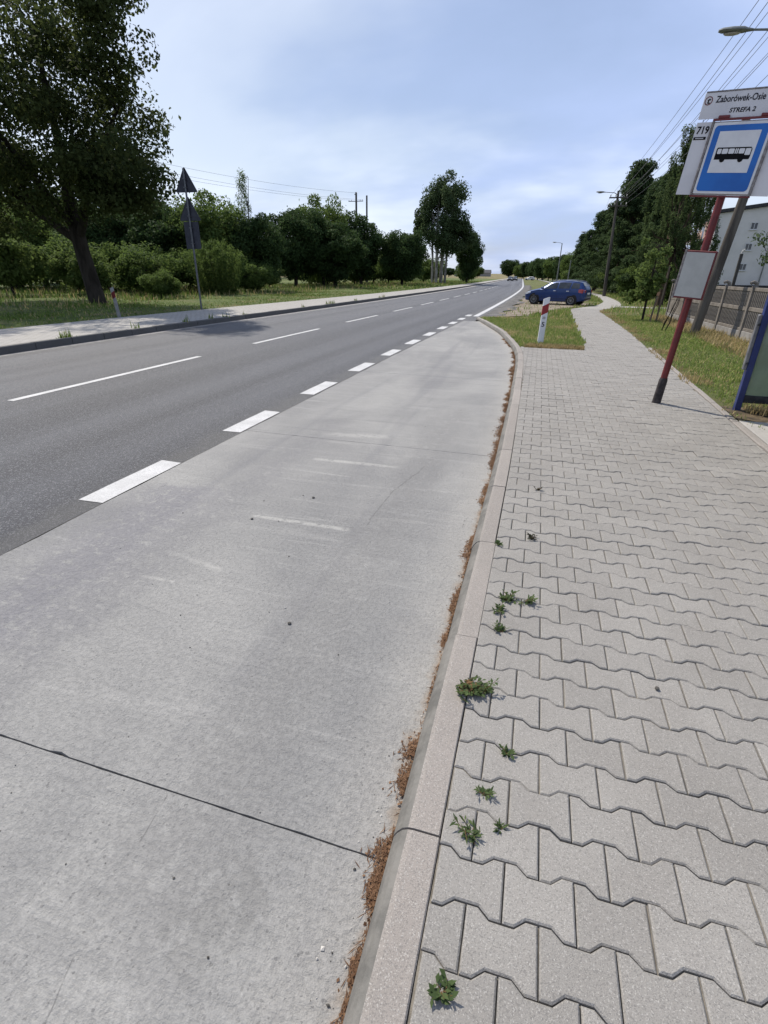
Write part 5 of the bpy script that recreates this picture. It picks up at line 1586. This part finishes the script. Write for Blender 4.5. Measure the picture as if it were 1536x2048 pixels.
# ------------------------------------------------------------------ concrete fence
def build_fence():
    A, B = Vector((5.62, 9.0, 0)), Vector((4.72, 25.2, 0))
    L = (B - A).length; d = (B - A) / L
    ang = math.atan2(d.y, d.x)
    t = thing('concrete_fence', 'grey concrete fence with slatted panels between posts in front of the white building', 'fence', (A.x, A.y, 0.08), ang)
    pitch = 2.02; n = int(L / pitch)
    bal = MB().box(-0.019, 0.019, -0.016, 0.016, 0, 1, bev=0.006).mesh('baluster', M['fence_conc'])
    for k in range(n + 1):
        u = k * pitch; z = TZ(A.y + d.y * u)
        mb = MB()
        mb.box(u - 0.06, u + 0.06, -0.065, 0.065, z - 0.2, z + 1.36, bev=0.012)
        mb.tube([(u, -0.02, z + 1.35), (u, -0.02, z + 1.43), (u, 0.06, z + 1.465), (u, 0.13, z + 1.43)], [0.052, 0.05, 0.046, 0.042], 8)
        mb.build('post', M['fence_conc'], t)
    for k in range(n):
        u0, u1 = k * pitch + 0.062, (k + 1) * pitch - 0.062; z = TZ(A.y + d.y * (k + 0.5) * pitch)
        MB().box(u0, u1, -0.04, 0.04, z - 0.15, z + 0.24, bev=0.008).build('plinth_slab', M['fence_base'], t)
        pn = MB().box(u0, u1, -0.028, 0.028, z + 1.24, z + 1.33, bev=0.008).build('panel', M['fence_conc'], t)
        MB().box(u0, u1, -0.028, 0.028, z + 0.75, z + 0.85, bev=0.008).build('rail', M['fence_conc'], pn)
        MB().box(u0, u1, -0.028, 0.028, z + 0.243, z + 0.32, bev=0.008).build('rail', M['fence_conc'], pn)
        if k >= n - 1:      # last bay is a solid slab
            MB().box(u0, u1, -0.02, 0.02, z + 0.322, z + 0.748).build('solid_slab', M['fence_conc'], pn)
            MB().box(u0, u1, -0.02, 0.02, z + 0.852, z + 1.238).build('solid_slab', M['fence_conc'], pn)
            continue
        nb = 17
        for (za, zb) in ((0.322, 0.748), (0.852, 1.238)):
            for q in range(nb):
                o = link('baluster', bal, pn, (u0 + (q + 0.5) * (u1 - u0) / nb, 0, z + za)); o.scale = (1, 1, zb - za)


build_fence()


# ------------------------------------------------------------------ white apartment building
def build_building():
    X0, Y0 = 20.4, 90.0
    t = thing('apartment_building', 'white rendered apartment block with small stair windows and side balconies', 'building', (X0, Y0, TZ(90)), math.radians(-3))
    W, D = 26.0, 17.0
    h0, h1 = 9.75, 11.8
    zr = lambda x: h0 + min(x, 16) / 16 * (h1 - h0) if x <= 16 else h1 - (x - 16) / 10 * 1.2
    pts = [(0, 0.9), (W, 0.9), (W, zr(W)), (16, h1), (0, h0)]
    wins = [(4.55, 7.75), (4.55, 5.25), (4.55, 2.75), (10.5, 7.75), (10.5, 5.25), (10.5, 2.75)]
    MB().prism(pts, 'y', 0.0, D).build('wall', M['render_wall'], t)
    MB().box(-0.06, W, -0.06, D, -0.5, 0.899).build('plinth', M['plinth_dark'], t)
    rf = MB()
    rf.add([(-0.35, -0.35, h0 + 0.0), (16, -0.35, h1 + 0.02), (16, D + 0.3, h1 + 0.02), (-0.35, D + 0.3, h0), (-0.35, -0.35, h0 + 0.42), (16, -0.35, h1 + 0.44), (16, D + 0.3, h1 + 0.44), (-0.35, D + 0.3, h0 + 0.42)],
           [(3, 2, 1, 0), (4, 5, 6, 7), (0, 1, 5, 4), (1, 2, 6, 5), (2, 3, 7, 6), (3, 0, 4, 7)])
    rf.add([(16.003, -0.35, h1 + 0.02), (W + .3, -0.35, h1 - 1.2), (W + .3, D + 0.3, h1 - 1.2), (16.003, D + 0.3, h1 + 0.02), (16.003, -0.35, h1 + 0.44), (W + .3, -0.35, h1 - .8), (W + .3, D + 0.3, h1 - .8), (16.003, D + 0.3, h1 + 0.44)],
           [(3, 2, 1, 0), (4, 5, 6, 7), (0, 1, 5, 4), (1, 2, 6, 5), (2, 3, 7, 6), (3, 0, 4, 7)])
    roof = rf.build('roof', M['roof_dark'], t)
    MB().box(9, 9.9, 7, 7.9, h0 + 1.2, h0 + 2.6, bev=0.03).build('chimney', M['render_pink'], roof)
    for x, z in wins:
        w = MB(); fw = 0.09
        w.box(x - 0.45, x + 0.45, -0.05, -0.004, z, z + fw); w.box(x - 0.45, x + 0.45, -0.05, -0.004, z + 0.9 - fw, z + 0.9)
        w.box(x - 0.45, x - 0.45 + fw, -0.047, -0.004, z + fw, z + 0.9 - fw); w.box(x + 0.45 - fw, x + 0.45, -0.047, -0.004, z + fw, z + 0.9 - fw); w.box(x - 0.03, x + 0.03, -0.044, -0.004, z + fw, z + 0.9 - fw)
        wo = w.build('window', M['window_frame'], t)
        MB().box(x - 0.41, x + 0.41, -0.022, -0.003, z + 0.04, z + 0.86).build('pane', M['dark_glass'], wo)
        MB().box(x - 0.5, x + 0.5, -0.12, -0.004, z - 0.06, z - 0.003).build('sill', M['window_frame'], wo)
    mb = MB(); mb.tube([(7.0, -0.1, 0.3), (7.0, -0.1, h0 + 0.7)], 0.07, 8); mb.build('downpipe', M['lamp_grey'], t, smooth=True)
    # balconies on the side towards the road
    for k, z in enumerate((1.0, 3.8, 6.6)):
        for q, y0 in enumerate((1.2, 7.2, 12.2)):
            sl = MB().box(-1.35, -0.004, y0, y0 + 4.2, z, z + 0.16).build('balcony', M['window_frame'], t)
            MB().box(-1.35, -1.29, y0 + 0.02, y0 + 4.18, z + 0.18, z + 1.1).build('parapet', M['render_pink'] if k == 2 else M['window_frame'], sl)
            MB().box(-1.36, -1.28, y0, y0 + 4.2, z + 1.11, z + 1.17).build('handrail', M['window_frame'], sl)
            for yy in (y0 + 0.04, y0 + 4.1):
                MB().box(-1.33, -1.27, yy, yy + 0.06, z + 1.18, z + 2.75).build('balcony_post', M['window_frame'], sl)
            d = MB().box(-0.05, -0.003, y0 + 0.8, y0 + 3.2, z + 0.2, z + 2.3).build('balcony_door', M['window_frame'], t)
            MB().box(-0.062, -0.052, y0 + 0.9, y0 + 3.1, z + 0.3, z + 2.2).build('pane', M['dark_glass'], d)
    MB().box(-0.02, -0.002, 0.5, 16.5, 6.5, 9.4).build('facade_panel', M['render_pink'], t)
    l = MB(); l.add([(-1.2, 3.0, 7.9), (-1.2, 4.2, 7.9), (-1.15, 4.25, 9.0), (-1.22, 3.05, 9.05), (-1.17, 3.0, 7.9), (-1.17, 4.2, 7.9), (-1.12, 4.25, 9.0), (-1.19, 3.05, 9.05)],
          [(0, 1, 2, 3), (7, 6, 5, 4), (0, 4, 5, 1), (2, 6, 7, 3)])
    o = l.build('hanging_laundry', M['laundry'], None)
    o.location = (X0, Y0, TZ(90)); tag(o, 'white laundry hanging on the top balcony of the white building', 'laundry')
    # iron post standing by the fence before the facade
    t = thing('iron_post', 'dark iron post standing before the white building wall behind the fence', 'post', (8.15, 30.0, TZ(30) + 0.08))
    MB().box(-0.06, 0.06, -0.06, 0.06, -0.1, 2.6, bev=0.01).build('shaft', M['plinth_dark'], t)
    mb = MB(); mb.tube([(0, 0, 2.6), (0.02, 0, 2.72), (0.1, 0, 2.8)], [0.05, 0.04, 0.02], 8); mb.build('cap', M['porcelain'], t)
    # far farm houses beyond the field
    for x, y, w, h, lab in ((-104, 600, 16, 6.0, 'far farmhouse with grey roof beyond the field, left one'), (-82, 622, 14, 6.8, 'far farmhouse with grey roof beyond the field, right one')):
        f = thing('farmhouse', lab, 'house', (x, y, TZ(y)))
        MB().box(0, w, 0, 9, 0, h * 0.55).build('wall', M['fence_base'], f)
        MB().prism([(-0.5, h * 0.55 + .01), (9.5, h * 0.55 + .01), (4.5, h)], 'x', -0.4, w + 0.4).build('roof', M['sign_back'], f)


build_building()


# ------------------------------------------------------------------ cars
ST = [  # x, z_bottom, z_belt, z_top, half width sill, belt, top
    (2.10, 0.34, 0.52, 0.56, 0.50, 0.52, 0.42), (2.06, 0.24, 0.60, 0.66, 0.66, 0.68, 0.55), (1.93, 0.20, 0.68, 0.755, 0.76, 0.78, 0.64),
    (1.65, 0.19, 0.77, 0.86, 0.81, 0.83, 0.69), (1.25, 0.19, 0.86, 0.955, 0.83, 0.85, 0.71), (0.98, 0.19, 0.91, 1.01, 0.835, 0.855, 0.71),
    (0.62, 0.19, 0.94, 1.215, 0.84, 0.86, 0.64), (0.28, 0.19, 0.95, 1.40, 0.84, 0.86, 0.60), (-0.05, 0.19, 0.96, 1.475, 0.84, 0.86, 0.60),
    (-0.55, 0.19, 0.97, 1.505, 0.84, 0.86, 0.60), (-1.05, 0.20, 0.985, 1.495, 0.84, 0.86, 0.59), (-1.50, 0.21, 1.0, 1.455, 0.835, 0.85, 0.575),
    (-1.78, 0.23, 1.0, 1.40, 0.82, 0.835, 0.555), (-1.95, 0.27, 0.98, 1.18, 0.79, 0.80, 0.58), (-2.06, 0.33, 0.90, 0.99, 0.72, 0.73, 0.62), (-2.10, 0.42, 0.74, 0.78, 0.62, 0.64, 0.56)]
STA = np.array(ST)


def st(x):
    xs = -STA[:, 0]
    return [float(np.interp(-x, xs, STA[:, k])) for k in range(1, 7)]


def car_body_mesh(mat):
    mb = MB(); rings = []
    for (x, zb, zt_, ztop, hs, hb, ht) in ST:
        half = [(0, ztop + 0.02), (ht * 0.55, ztop + 0.014), (ht * 0.9, ztop - 0.004), (ht, ztop - 0.035), (hb - 0.004, zt_ + 0.012), (hb, zt_ - 0.02), (hb + 0.012, zt_ - (zt_ - zb) * 0.35), (hs, zb + 0.16), (hs - 0.02, zb + 0.04), (hs - 0.10, zb), (0, zb)]
        rings.append([(x, y, z) for y, z in half] + [(x, -y, z) for y, z in half[-2:0:-1]])
    mb.loft(rings)
    return mb.mesh('body', mat, smooth=True)


def side_patch(x0, x1, f0, f1, side, off=0.014, n=9, slant0=0.0, slant1=0.0):
    """patch on the greenhouse side between belt (f=0) and roof side (f=1)"""
    V = []; F = []
    for i in range(n + 1):
        for f, sl in ((f0, 0.0), (f1, 1.0)):
            u = i / n
            xa, xb = x0 - slant0 * sl, x1 - slant1 * sl
            x = xa + (xb - xa) * u
            zb, zbe, zt, hs, hb, ht = st(x)
            y = (hb - 0.004) + (ht - hb + 0.004) * f + off; z = (zbe + 0.012) + (zt - 0.035 - zbe - 0.012) * f
            V.append((x, side * y, z))
    for i in range(n):
        q = (2 * i, 2 * i + 1, 2 * i + 3, 2 * i + 2)
        F.append(q if side < 0 else tuple(reversed(q)))
    return V, F


def build_car(label, x, y, heading, paint, detail=True, z=0.1, s=1.0, group=None):
    t = thing('car', label, 'car', (x, y, TZ(y) + z), heading, group)
    t.scale = (s, s, s)
    body = link('body', car_body_mesh(paint), t)
    g = M['dark_glass']
    for side in (-1, 1):
        for (a, b, s0, s1) in ((0.70, -0.22, 0.47, 0.0), (-0.30, -1.06, 0.0, 0.06), (-1.14, -1.72, 0.06, -0.06)):
            V, F = side_patch(a, b, 0.07, 0.86, side, slant0=s0, slant1=s1)
            MB().add(V, F).build('side_window', g, t)
        # door seams and handles
        if detail:
            for xx in (0.80, -0.26, -1.12):
                zb, zbe, zt, hs, hb, ht = st(xx)
                m = MB(); m.add([(xx - 0.006, side * (hb + 0.0155), zbe - 0.02), (xx + 0.006, side * (hb + 0.0155), zbe - 0.02), (xx + 0.006, side * (hs + 0.018), zb + 0.17), (xx - 0.006, side * (hs + 0.018), zb + 0.17)], [(0, 1, 2, 3) if side < 0 else (3, 2, 1, 0)])
                m.build('door_seam', M['trim_black'], t)
            for xx in (-0.08, -0.98):
                MB().box(xx - 0.09, xx + 0.09, side * 0.885 - 0.014, side * 0.885 + 0.014, 0.845, 0.885, bev=0.008).build('door_handle', M['chrome'], t)
            MB().box(-1.05, 0.72, side * 0.868 - 0.012, side * 0.868 + 0.012, 0.42, 0.47, bev=0.006).build('side_moulding', paint, t)
            m = MB(); m.box(0.66, 0.84, side * 0.96 - 0.085, side * 0.96 + 0.085, 0.95, 1.09, bev=0.03); m.build('mirror', paint, t)
            m = MB(); m.tube([(0.5, side * 0.57, 1.41), (0.1, side * 0.57, 1.515), (-0.6, side * 0.565, 1.55), (-1.3, side * 0.555, 1.52), (-1.7, side * 0.53, 1.45)], 0.02, 6); m.build('roof_rail', M['alloy'], t, smooth=True)
        # lights
        m = MB(); m.loft([[(1.62, side * 0.70, 0.82), (1.62, side * 0.845, 0.79), (1.62, side * 0.845, 0.70), (1.62, side * 0.70, 0.72)], [(1.84, side * 0.62, 0.79), (1.84, side * 0.825, 0.755), (1.84, side * 0.825, 0.63), (1.84, side * 0.60, 0.65)], [(2.02, side * 0.50, 0.71), (2.02, side * 0.74, 0.69), (2.02, side * 0.74, 0.60), (2.02, side * 0.48, 0.60)]])
        m.build('headlight', M['head_clear'], t)
        m = MB(); m.loft([[(-1.70, side * 0.80, 1.0), (-1.70, side * 0.868, 0.98), (-1.70, side * 0.872, 0.80), (-1.70, side * 0.80, 0.78)], [(-1.93, side * 0.60, 1.03), (-1.93, side * 0.828, 1.0), (-1.93, side * 0.83, 0.77), (-1.93, side * 0.60, 0.78)], [(-2.075, side * 0.50, 0.965), (-2.075, side * 0.70, 0.94), (-2.09, side * 0.70, 0.78), (-2.09, side * 0.52, 0.79)]])
        m.build('tail_light', M['tail_red'], t)
    # windscreen and rear window
    def cross(xa, xb, ka, kb, name, dz):
        V = []
        for x, k in ((xa, ka), (xb, kb)):
            zb, zbe, zt, hs, hb, ht = st(x)
            for yy in (-1, -0.5, 0, 0.5, 1): V.append((x, yy * ht * k, zt + 0.012 + 0.008 * (1 - yy * yy) + dz))
        F = [(i, i + 1, i + 6, i + 5) for i in range(4)]
        if xa < xb: F = [tuple(reversed(f)) for f in F]
        MB().add(V, F).build(name, g, t)
    cross(0.92, 0.31, 0.93, 0.90, 'windscreen', 0.006)
    cross(-1.96, -1.79, 0.92, 0.90, 'rear_window', 0.012)
    MB().box(2.055, 2.115, -0.42, 0.42, 0.36, 0.47, bev=0.015).build('grille', M['trim_black'], t)
    MB().box(-2.118, -2.09, -0.26, 0.26, 0.68, 0.79, bev=0.004).build('number_plate', M['plate_white'], t)
    MB().box(-2.12, -2.04, -0.60, 0.60, 0.36, 0.46, bev=0.02).build('rear_bumper', M['trim_black'], t)
    # wheels
    for wx in (1.32, -1.28):
        for side in (-1, 1):
            m = MB(); m.prism([(wx + 0.375 * math.cos(2 * PI * k / 24), 0.335 + 0.375 * math.sin(2 * PI * k / 24)) for k in range(24)], 'y', side * 0.60, side * 0.8585); m.build('wheel_arch', M['trim_black'], t)
            w = thing_part('wheel', t, (wx, side * 0.80, 0.305))
            m = MB(); n = 28
            prof = [(0.19, -0.09), (0.27, -0.10), (0.297, -0.075), (0.305, -0.04), (0.305, 0.04), (0.297, 0.075), (0.27, 0.10), (0.19, 0.09)]
            rings = [[(r * math.cos(2 * PI * k / n), o, r * math.sin(2 * PI * k / n)) for k in range(n)] for r, o in prof]
            m.loft(rings, caps=False); w.data = m.mesh('wheel', M['rubber'], smooth=True)
            m = MB()
            yo = side * 0.085
            for k in range(9):
                a = 2 * PI * k / 9; ca, sa = math.cos(a), math.sin(a); pa, pb = -sa, ca
                m.add([(ca * 0.04 + pa * 0.018, yo, sa * 0.04 + pb * 0.018), (ca * 0.04 - pa * 0.018, yo, sa * 0.04 - pb * 0.018), (ca * 0.195 - pa * 0.022, yo * 0.9, sa * 0.195 - pb * 0.022), (ca * 0.195 + pa * 0.022, yo * 0.9, sa * 0.195 + pb * 0.022)], [(0, 1, 2, 3), (3, 2, 1, 0)])
            m.prism([(0.055 * math.cos(2 * PI * k / 12), 0.055 * math.sin(2 * PI * k / 12)) for k in range(12)], 'y', side * 0.05, side * 0.092)
            ring = [[(r * math.cos(2 * PI * k / n), o, r * math.sin(2 * PI * k / n)) for k in range(n)] for r, o in ((0.188, side * 0.06), (0.188, side * 0.092), (0.212, side * 0.096), (0.215, side * 0.08))]
            m.loft(ring, caps=False); m.build('rim', M['alloy'], w)
            m = MB(); m.prism([(0.187 * math.cos(2 * PI * k / 20), 0.187 * math.sin(2 * PI * k / 20)) for k in range(20)], 'y', side * 0.0, side * 0.04); m.build('brake_disc', M['trim_black'], w)
    return t


def thing_part(name, parent, loc):
    me = bpy.data.meshes.new(name)
    return link(name, me, parent, loc)


build_car('blue estate car parked on the dirt beside the path', 0.32, 34.75, math.radians(180 - 21), M['car_blue'], True, 0.105, 0.87)
build_car('dark car far ahead on the road, the nearer of two', -15.6 + 0.0, 212, math.radians(-93 - 0), M['car_dark'], False, 0.0)
build_car('dark car far ahead on the road, partly hidden behind the nearer one', -15.2, 232, math.radians(-93), M['car_dark'], False, 0.0)
build_car('white car parked far off beside the path', -10.6, 262, math.radians(160), M['car_white'], False, 0.02)


# ------------------------------------------------------------------ weeds growing from the paving joints
def build_weeds():
    W = [(-0.025, 0.63, 0.035, 26, 'small leafy weed in the paving joint nearest the bottom edge of the picture'),
         (-0.015, 1.03, 0.055, 46, 'spreading weed with narrow leaves one row beside the kerb, second largest'),
         (0.08, 1.075, 0.02, 14, 'tiny weed right of the spreading narrow-leaved weed'),
         (0.012, 1.175, 0.028, 22, 'small dark weed just beyond the spreading narrow-leaved weed'),
         (0.068, 1.365, 0.024, 18, 'small dark weed between the kerb clump and the spreading weed'),
         (-0.105, 1.64, 0.085, 190, 'largest weed clump, growing over the kerb joint with a brown centre'),
         (-0.012, 2.06, 0.045, 26, 'star-shaped weed, nearest of the four above the kerb clump'),
         (-0.04, 2.22, 0.05, 34, 'leafy weed close to the kerb in the group of four'),
         (-0.005, 2.33, 0.06, 34, 'tallest weed of the group of four beside the kerb'),
         (0.092, 2.36, 0.05, 20, 'thin weed at the right of the group of four'),
         (-0.10, 2.94, 0.03, 14, 'small weed at the kerb edge beyond the group of four'),
         (0.10, 3.10, 0.035, 18, 'dark withered weed further up the paving'),
         (0.10, 3.97, 0.03, 12, 'tiny dark weed farthest up the paving')]
    for i, (x, y, r, n, lab) in enumerate(W):
        rng = np.random.default_rng(500 + i)
        t = thing('weed', lab, 'weed', (x, y, 0.097), 0.0, 'weeds in the paving joints')
        V, F = [], []
        big = n > 100
        stems = 46 if big else max(4, int(4 + r * 150 * rng.uniform(0.8, 1.2)))
        lean_a = rng.random() * 2 * PI
        st_ = MB()
        for k in range(stems):
            a = lean_a + rng.normal() * 1.5; ln = r * rng.uniform(0.3, 1.15) * (0.72 if big else 1.0); rise = rng.uniform(0.15, 0.9)
            root = np.array([rng.normal() * r * (0.28 if big else 0.10), rng.normal() * r * (0.22 if big else 0.06), 0.0])
            tip = root + np.array([math.cos(a) * ln, math.sin(a) * ln * 0.8, ln * rise])
            bend = np.array([rng.normal(), rng.normal(), 0.6]) * ln * 0.14
            P_ = lambda t: root + (tip - root) * t + bend * math.sin(t * PI)
            st_.tube([P_(0), P_(0.5), P_(1.0)], [0.0015, 0.0012, 0.0007], 4)
            nl = int(rng.integers(4, 9) * (1.4 if big else 1.0))
            for q in range(nl):
                t0 = 0.2 + 0.8 * (q + rng.random()) / nl
                p = P_(min(t0, 1.0)); la = a + (1 if q % 2 else -1) * rng.uniform(0.3, 1.5); L = (0.009 + 0.013 * rng.random()) * (1.15 if big else 0.9 + r * 9)
                e = p + np.array([math.cos(la), math.sin(la), rng.uniform(-0.3, 0.8)]) * L; mid = (p + e) / 2 + np.array([0, 0, L * rng.uniform(0.02, 0.22)])
                sd = np.cross(e - p, np.array([rng.normal() * 0.3, rng.normal() * 0.3, 1.0])); sd /= np.linalg.norm(sd) + 1e-9
                Wd = L * (0.14 if 'narrow' in lab else rng.uniform(0.2, 0.32))
                o = len(V)
                V += [p, mid + sd * Wd, e, mid - sd * Wd]
                F += [(o, o + 1, o + 2, o + 3)]
        n = 300 if big else 50
        link('leaves', np_mesh('leaves', V, F, M['weed'] if i not in (11, 12) else M['weed_dark']), t)
        st_.build('stems', M['weed_dry'], t)
        if n > 200:
            V, F = [], []
            for k in range(60):
                a, q = rng.random() * 2 * PI, 0.035 * rng.random(); p = np.array([q * math.cos(a), q * math.sin(a), 0.012 + 0.012 * rng.random()]); d = rng.normal(size=3) * 0.008; d[2] *= 0.4; s = np.cross(d, (0, 0, 1)) * 0.35
                o = len(V); V += [p - d, p + s, p + d, p - s]; F.append((o, o + 1, o + 2, o + 3))
            link('dry_centre', np_mesh('dry_centre', V, F, M['weed_dry']), t)


M['weed_dark'] = leaf_mat('withered_leaves', (0.025, 0.025, 0.016), (0.05, 0.05, 0.03), 0.1)
build_weeds()


# ------------------------------------------------------------------ litter, pebbles
def build_litter():
    rng = np.random.default_rng(700)
    segs = [(0.50, 0.66, 0.5, 0.04), (0.82, 1.04, 1.7, 0.06), (1.20, 1.42, 1.5, 0.05), (2.0, 2.1, 0.7, 0.04), (2.26, 2.46, 1.3, 0.05), (2.85, 3.25, 1.0, 0.05), (3.75, 4.3, 0.9, 0.06), (4.5, 6.6, 0.8, 0.07), (6.7, 8.2, 0.9, 0.07), (8.4, 9.4, 0.5, 0.06), (9.6, 10.6, 1.1, 0.09), (11, 12.6, 0.6, 0.08), (13.5, 15.5, 0.25, 0.08)]
    V, F = [], []
    segs += [(0.45, 4.5, 0.35, 0.018), (4.4, 12.5, 0.5, 0.03)]
    for y0, y1, dens, wid in segs:
        n = int(1500 * dens * min(1.4, (y1 - y0)) + 80)
        cen = [(y0 + (y1 - y0) * rng.random(), 0.25 + 0.75 * rng.random()) for _ in range(max(3, int((y1 - y0) * 9)))]
        for k in range(n):
            cy, sc = cen[rng.integers(len(cen))]
            y = cy + rng.normal() * 0.045 * (y1 - y0) ** 0.3
            off = abs(rng.normal()) * wid * 0.55 * sc + 0.002
            z = 0.006 + 0.022 * sc * math.exp(-(off / (wid * 0.6)) ** 2) * rng.random()
            far = 1 + y * 0.12
            chunk = rng.random() < 0.35
            L = (0.003 + 0.004 * rng.random() if chunk else 0.008 + 0.014 * rng.random()) * far; Wd = (L * 0.7 if chunk else 0.0013 * far)
            a = rng.normal() * 0.7 + PI / 2; tilt = rng.normal() * 0.25
            d = np.array([math.cos(a) * math.cos(tilt), math.sin(a) * math.cos(tilt), math.sin(tilt)]) * L; s = np.array([-math.sin(a), math.cos(a), rng.normal() * 0.3]) * Wd
            p = np.array([KERB(y) - off, y, TZ(y) + z])
            o = len(V); V += [p - d, p - s, p + d, p + s]; F.append((o, o + 1, o + 2, o + 3))
    tag(link('kerb_litter', np_mesh('kerb_litter', V, F, M['litter'])), 'rust-brown dry needle litter gathered along the foot of the bay kerb', 'litter', kind='stuff')
    # pebbles and grit on the bay
    def pebbles(name, n, mat, r0, r1, seed, kerbside):
        rg = np.random.default_rng(seed); mb = MB()
        for k in range(n):
            y = 0.55 + 6.5 * rg.random() ** 2.0
            x = KERB(y) - (0.02 + 0.10 * rg.random() ** 2 if rg.random() < kerbside else 0.05 + 2.2 * rg.random())
            r = r0 + (r1 - r0) * rg.random() ** 3
            sc = np.array([1, 0.6 + 0.4 * rg.random(), 0.5 + 0.3 * rg.random()]) * r; a = rg.random() * PI
            pts = []
            for (u, v, w) in ((1, 0, 0), (0, 1, 0), (-1, 0, 0), (0, -1, 0), (0, 0, 1), (0, 0, -1), ):
                u, v, w = np.array((u, v, w)) * sc * (0.8 + 0.4 * rg.random())
                pts.append((x + u * math.cos(a) - v * math.sin(a), y + u * math.sin(a) + v * math.cos(a), TZ(y) + 0.004 + r * 0.4 + w))
            mb.add(pts, [(0, 1, 4), (1, 2, 4), (2, 3, 4), (3, 0, 4), (1, 0, 5), (2, 1, 5), (3, 2, 5), (0, 3, 5)])
        o = mb.build(name, mat)
        return o
    tag(pebbles('pale_pebbles', 90, M['pebble_l'], 0.002, 0.007, 1, 0.55), kind='stuff')
    tag(pebbles('dark_grit', 130, M['pebble_d'], 0.002, 0.007, 2, 0.3), kind='stuff')
    # a few larger dark pebbles that can be told apart
    for k, (x, y, r, lab) in enumerate(((-1.08, 1.91, 0.011, 'dark round pebble alone in the middle of the near concrete slab'), (-1.90, 2.94, 0.011, 'dark pebble beside the pale scrape line on the bay'), (-1.63, 3.44, 0.012, 'dark pebble above the pale scrape line on the bay'), (0.65, 1.88, 0.010, 'dark pebble lying on the paving stones'))):
        rg = np.random.default_rng(800 + k); mb = MB()
        rings = []
        for q in range(5):
            ph = -PI / 2 + PI * (q + 0.5) / 5
            rings.append([(r * math.cos(ph) * math.cos(2 * PI * j / 8) * (0.85 + 0.3 * rg.random()), r * math.cos(ph) * math.sin(2 * PI * j / 8) * (0.8 + 0.3 * rg.random()), r * 0.6 * math.sin(ph)) for j in range(8)])
        mb.loft(rings)
        o = mb.build('pebble', M['pebble_d'], None, smooth=True); o.location = (x, y, (0.1 if x > -0.2 else 0.004) + r * 0.45)
        tag(o, lab, 'pebble', 'dark pebbles')


build_litter()
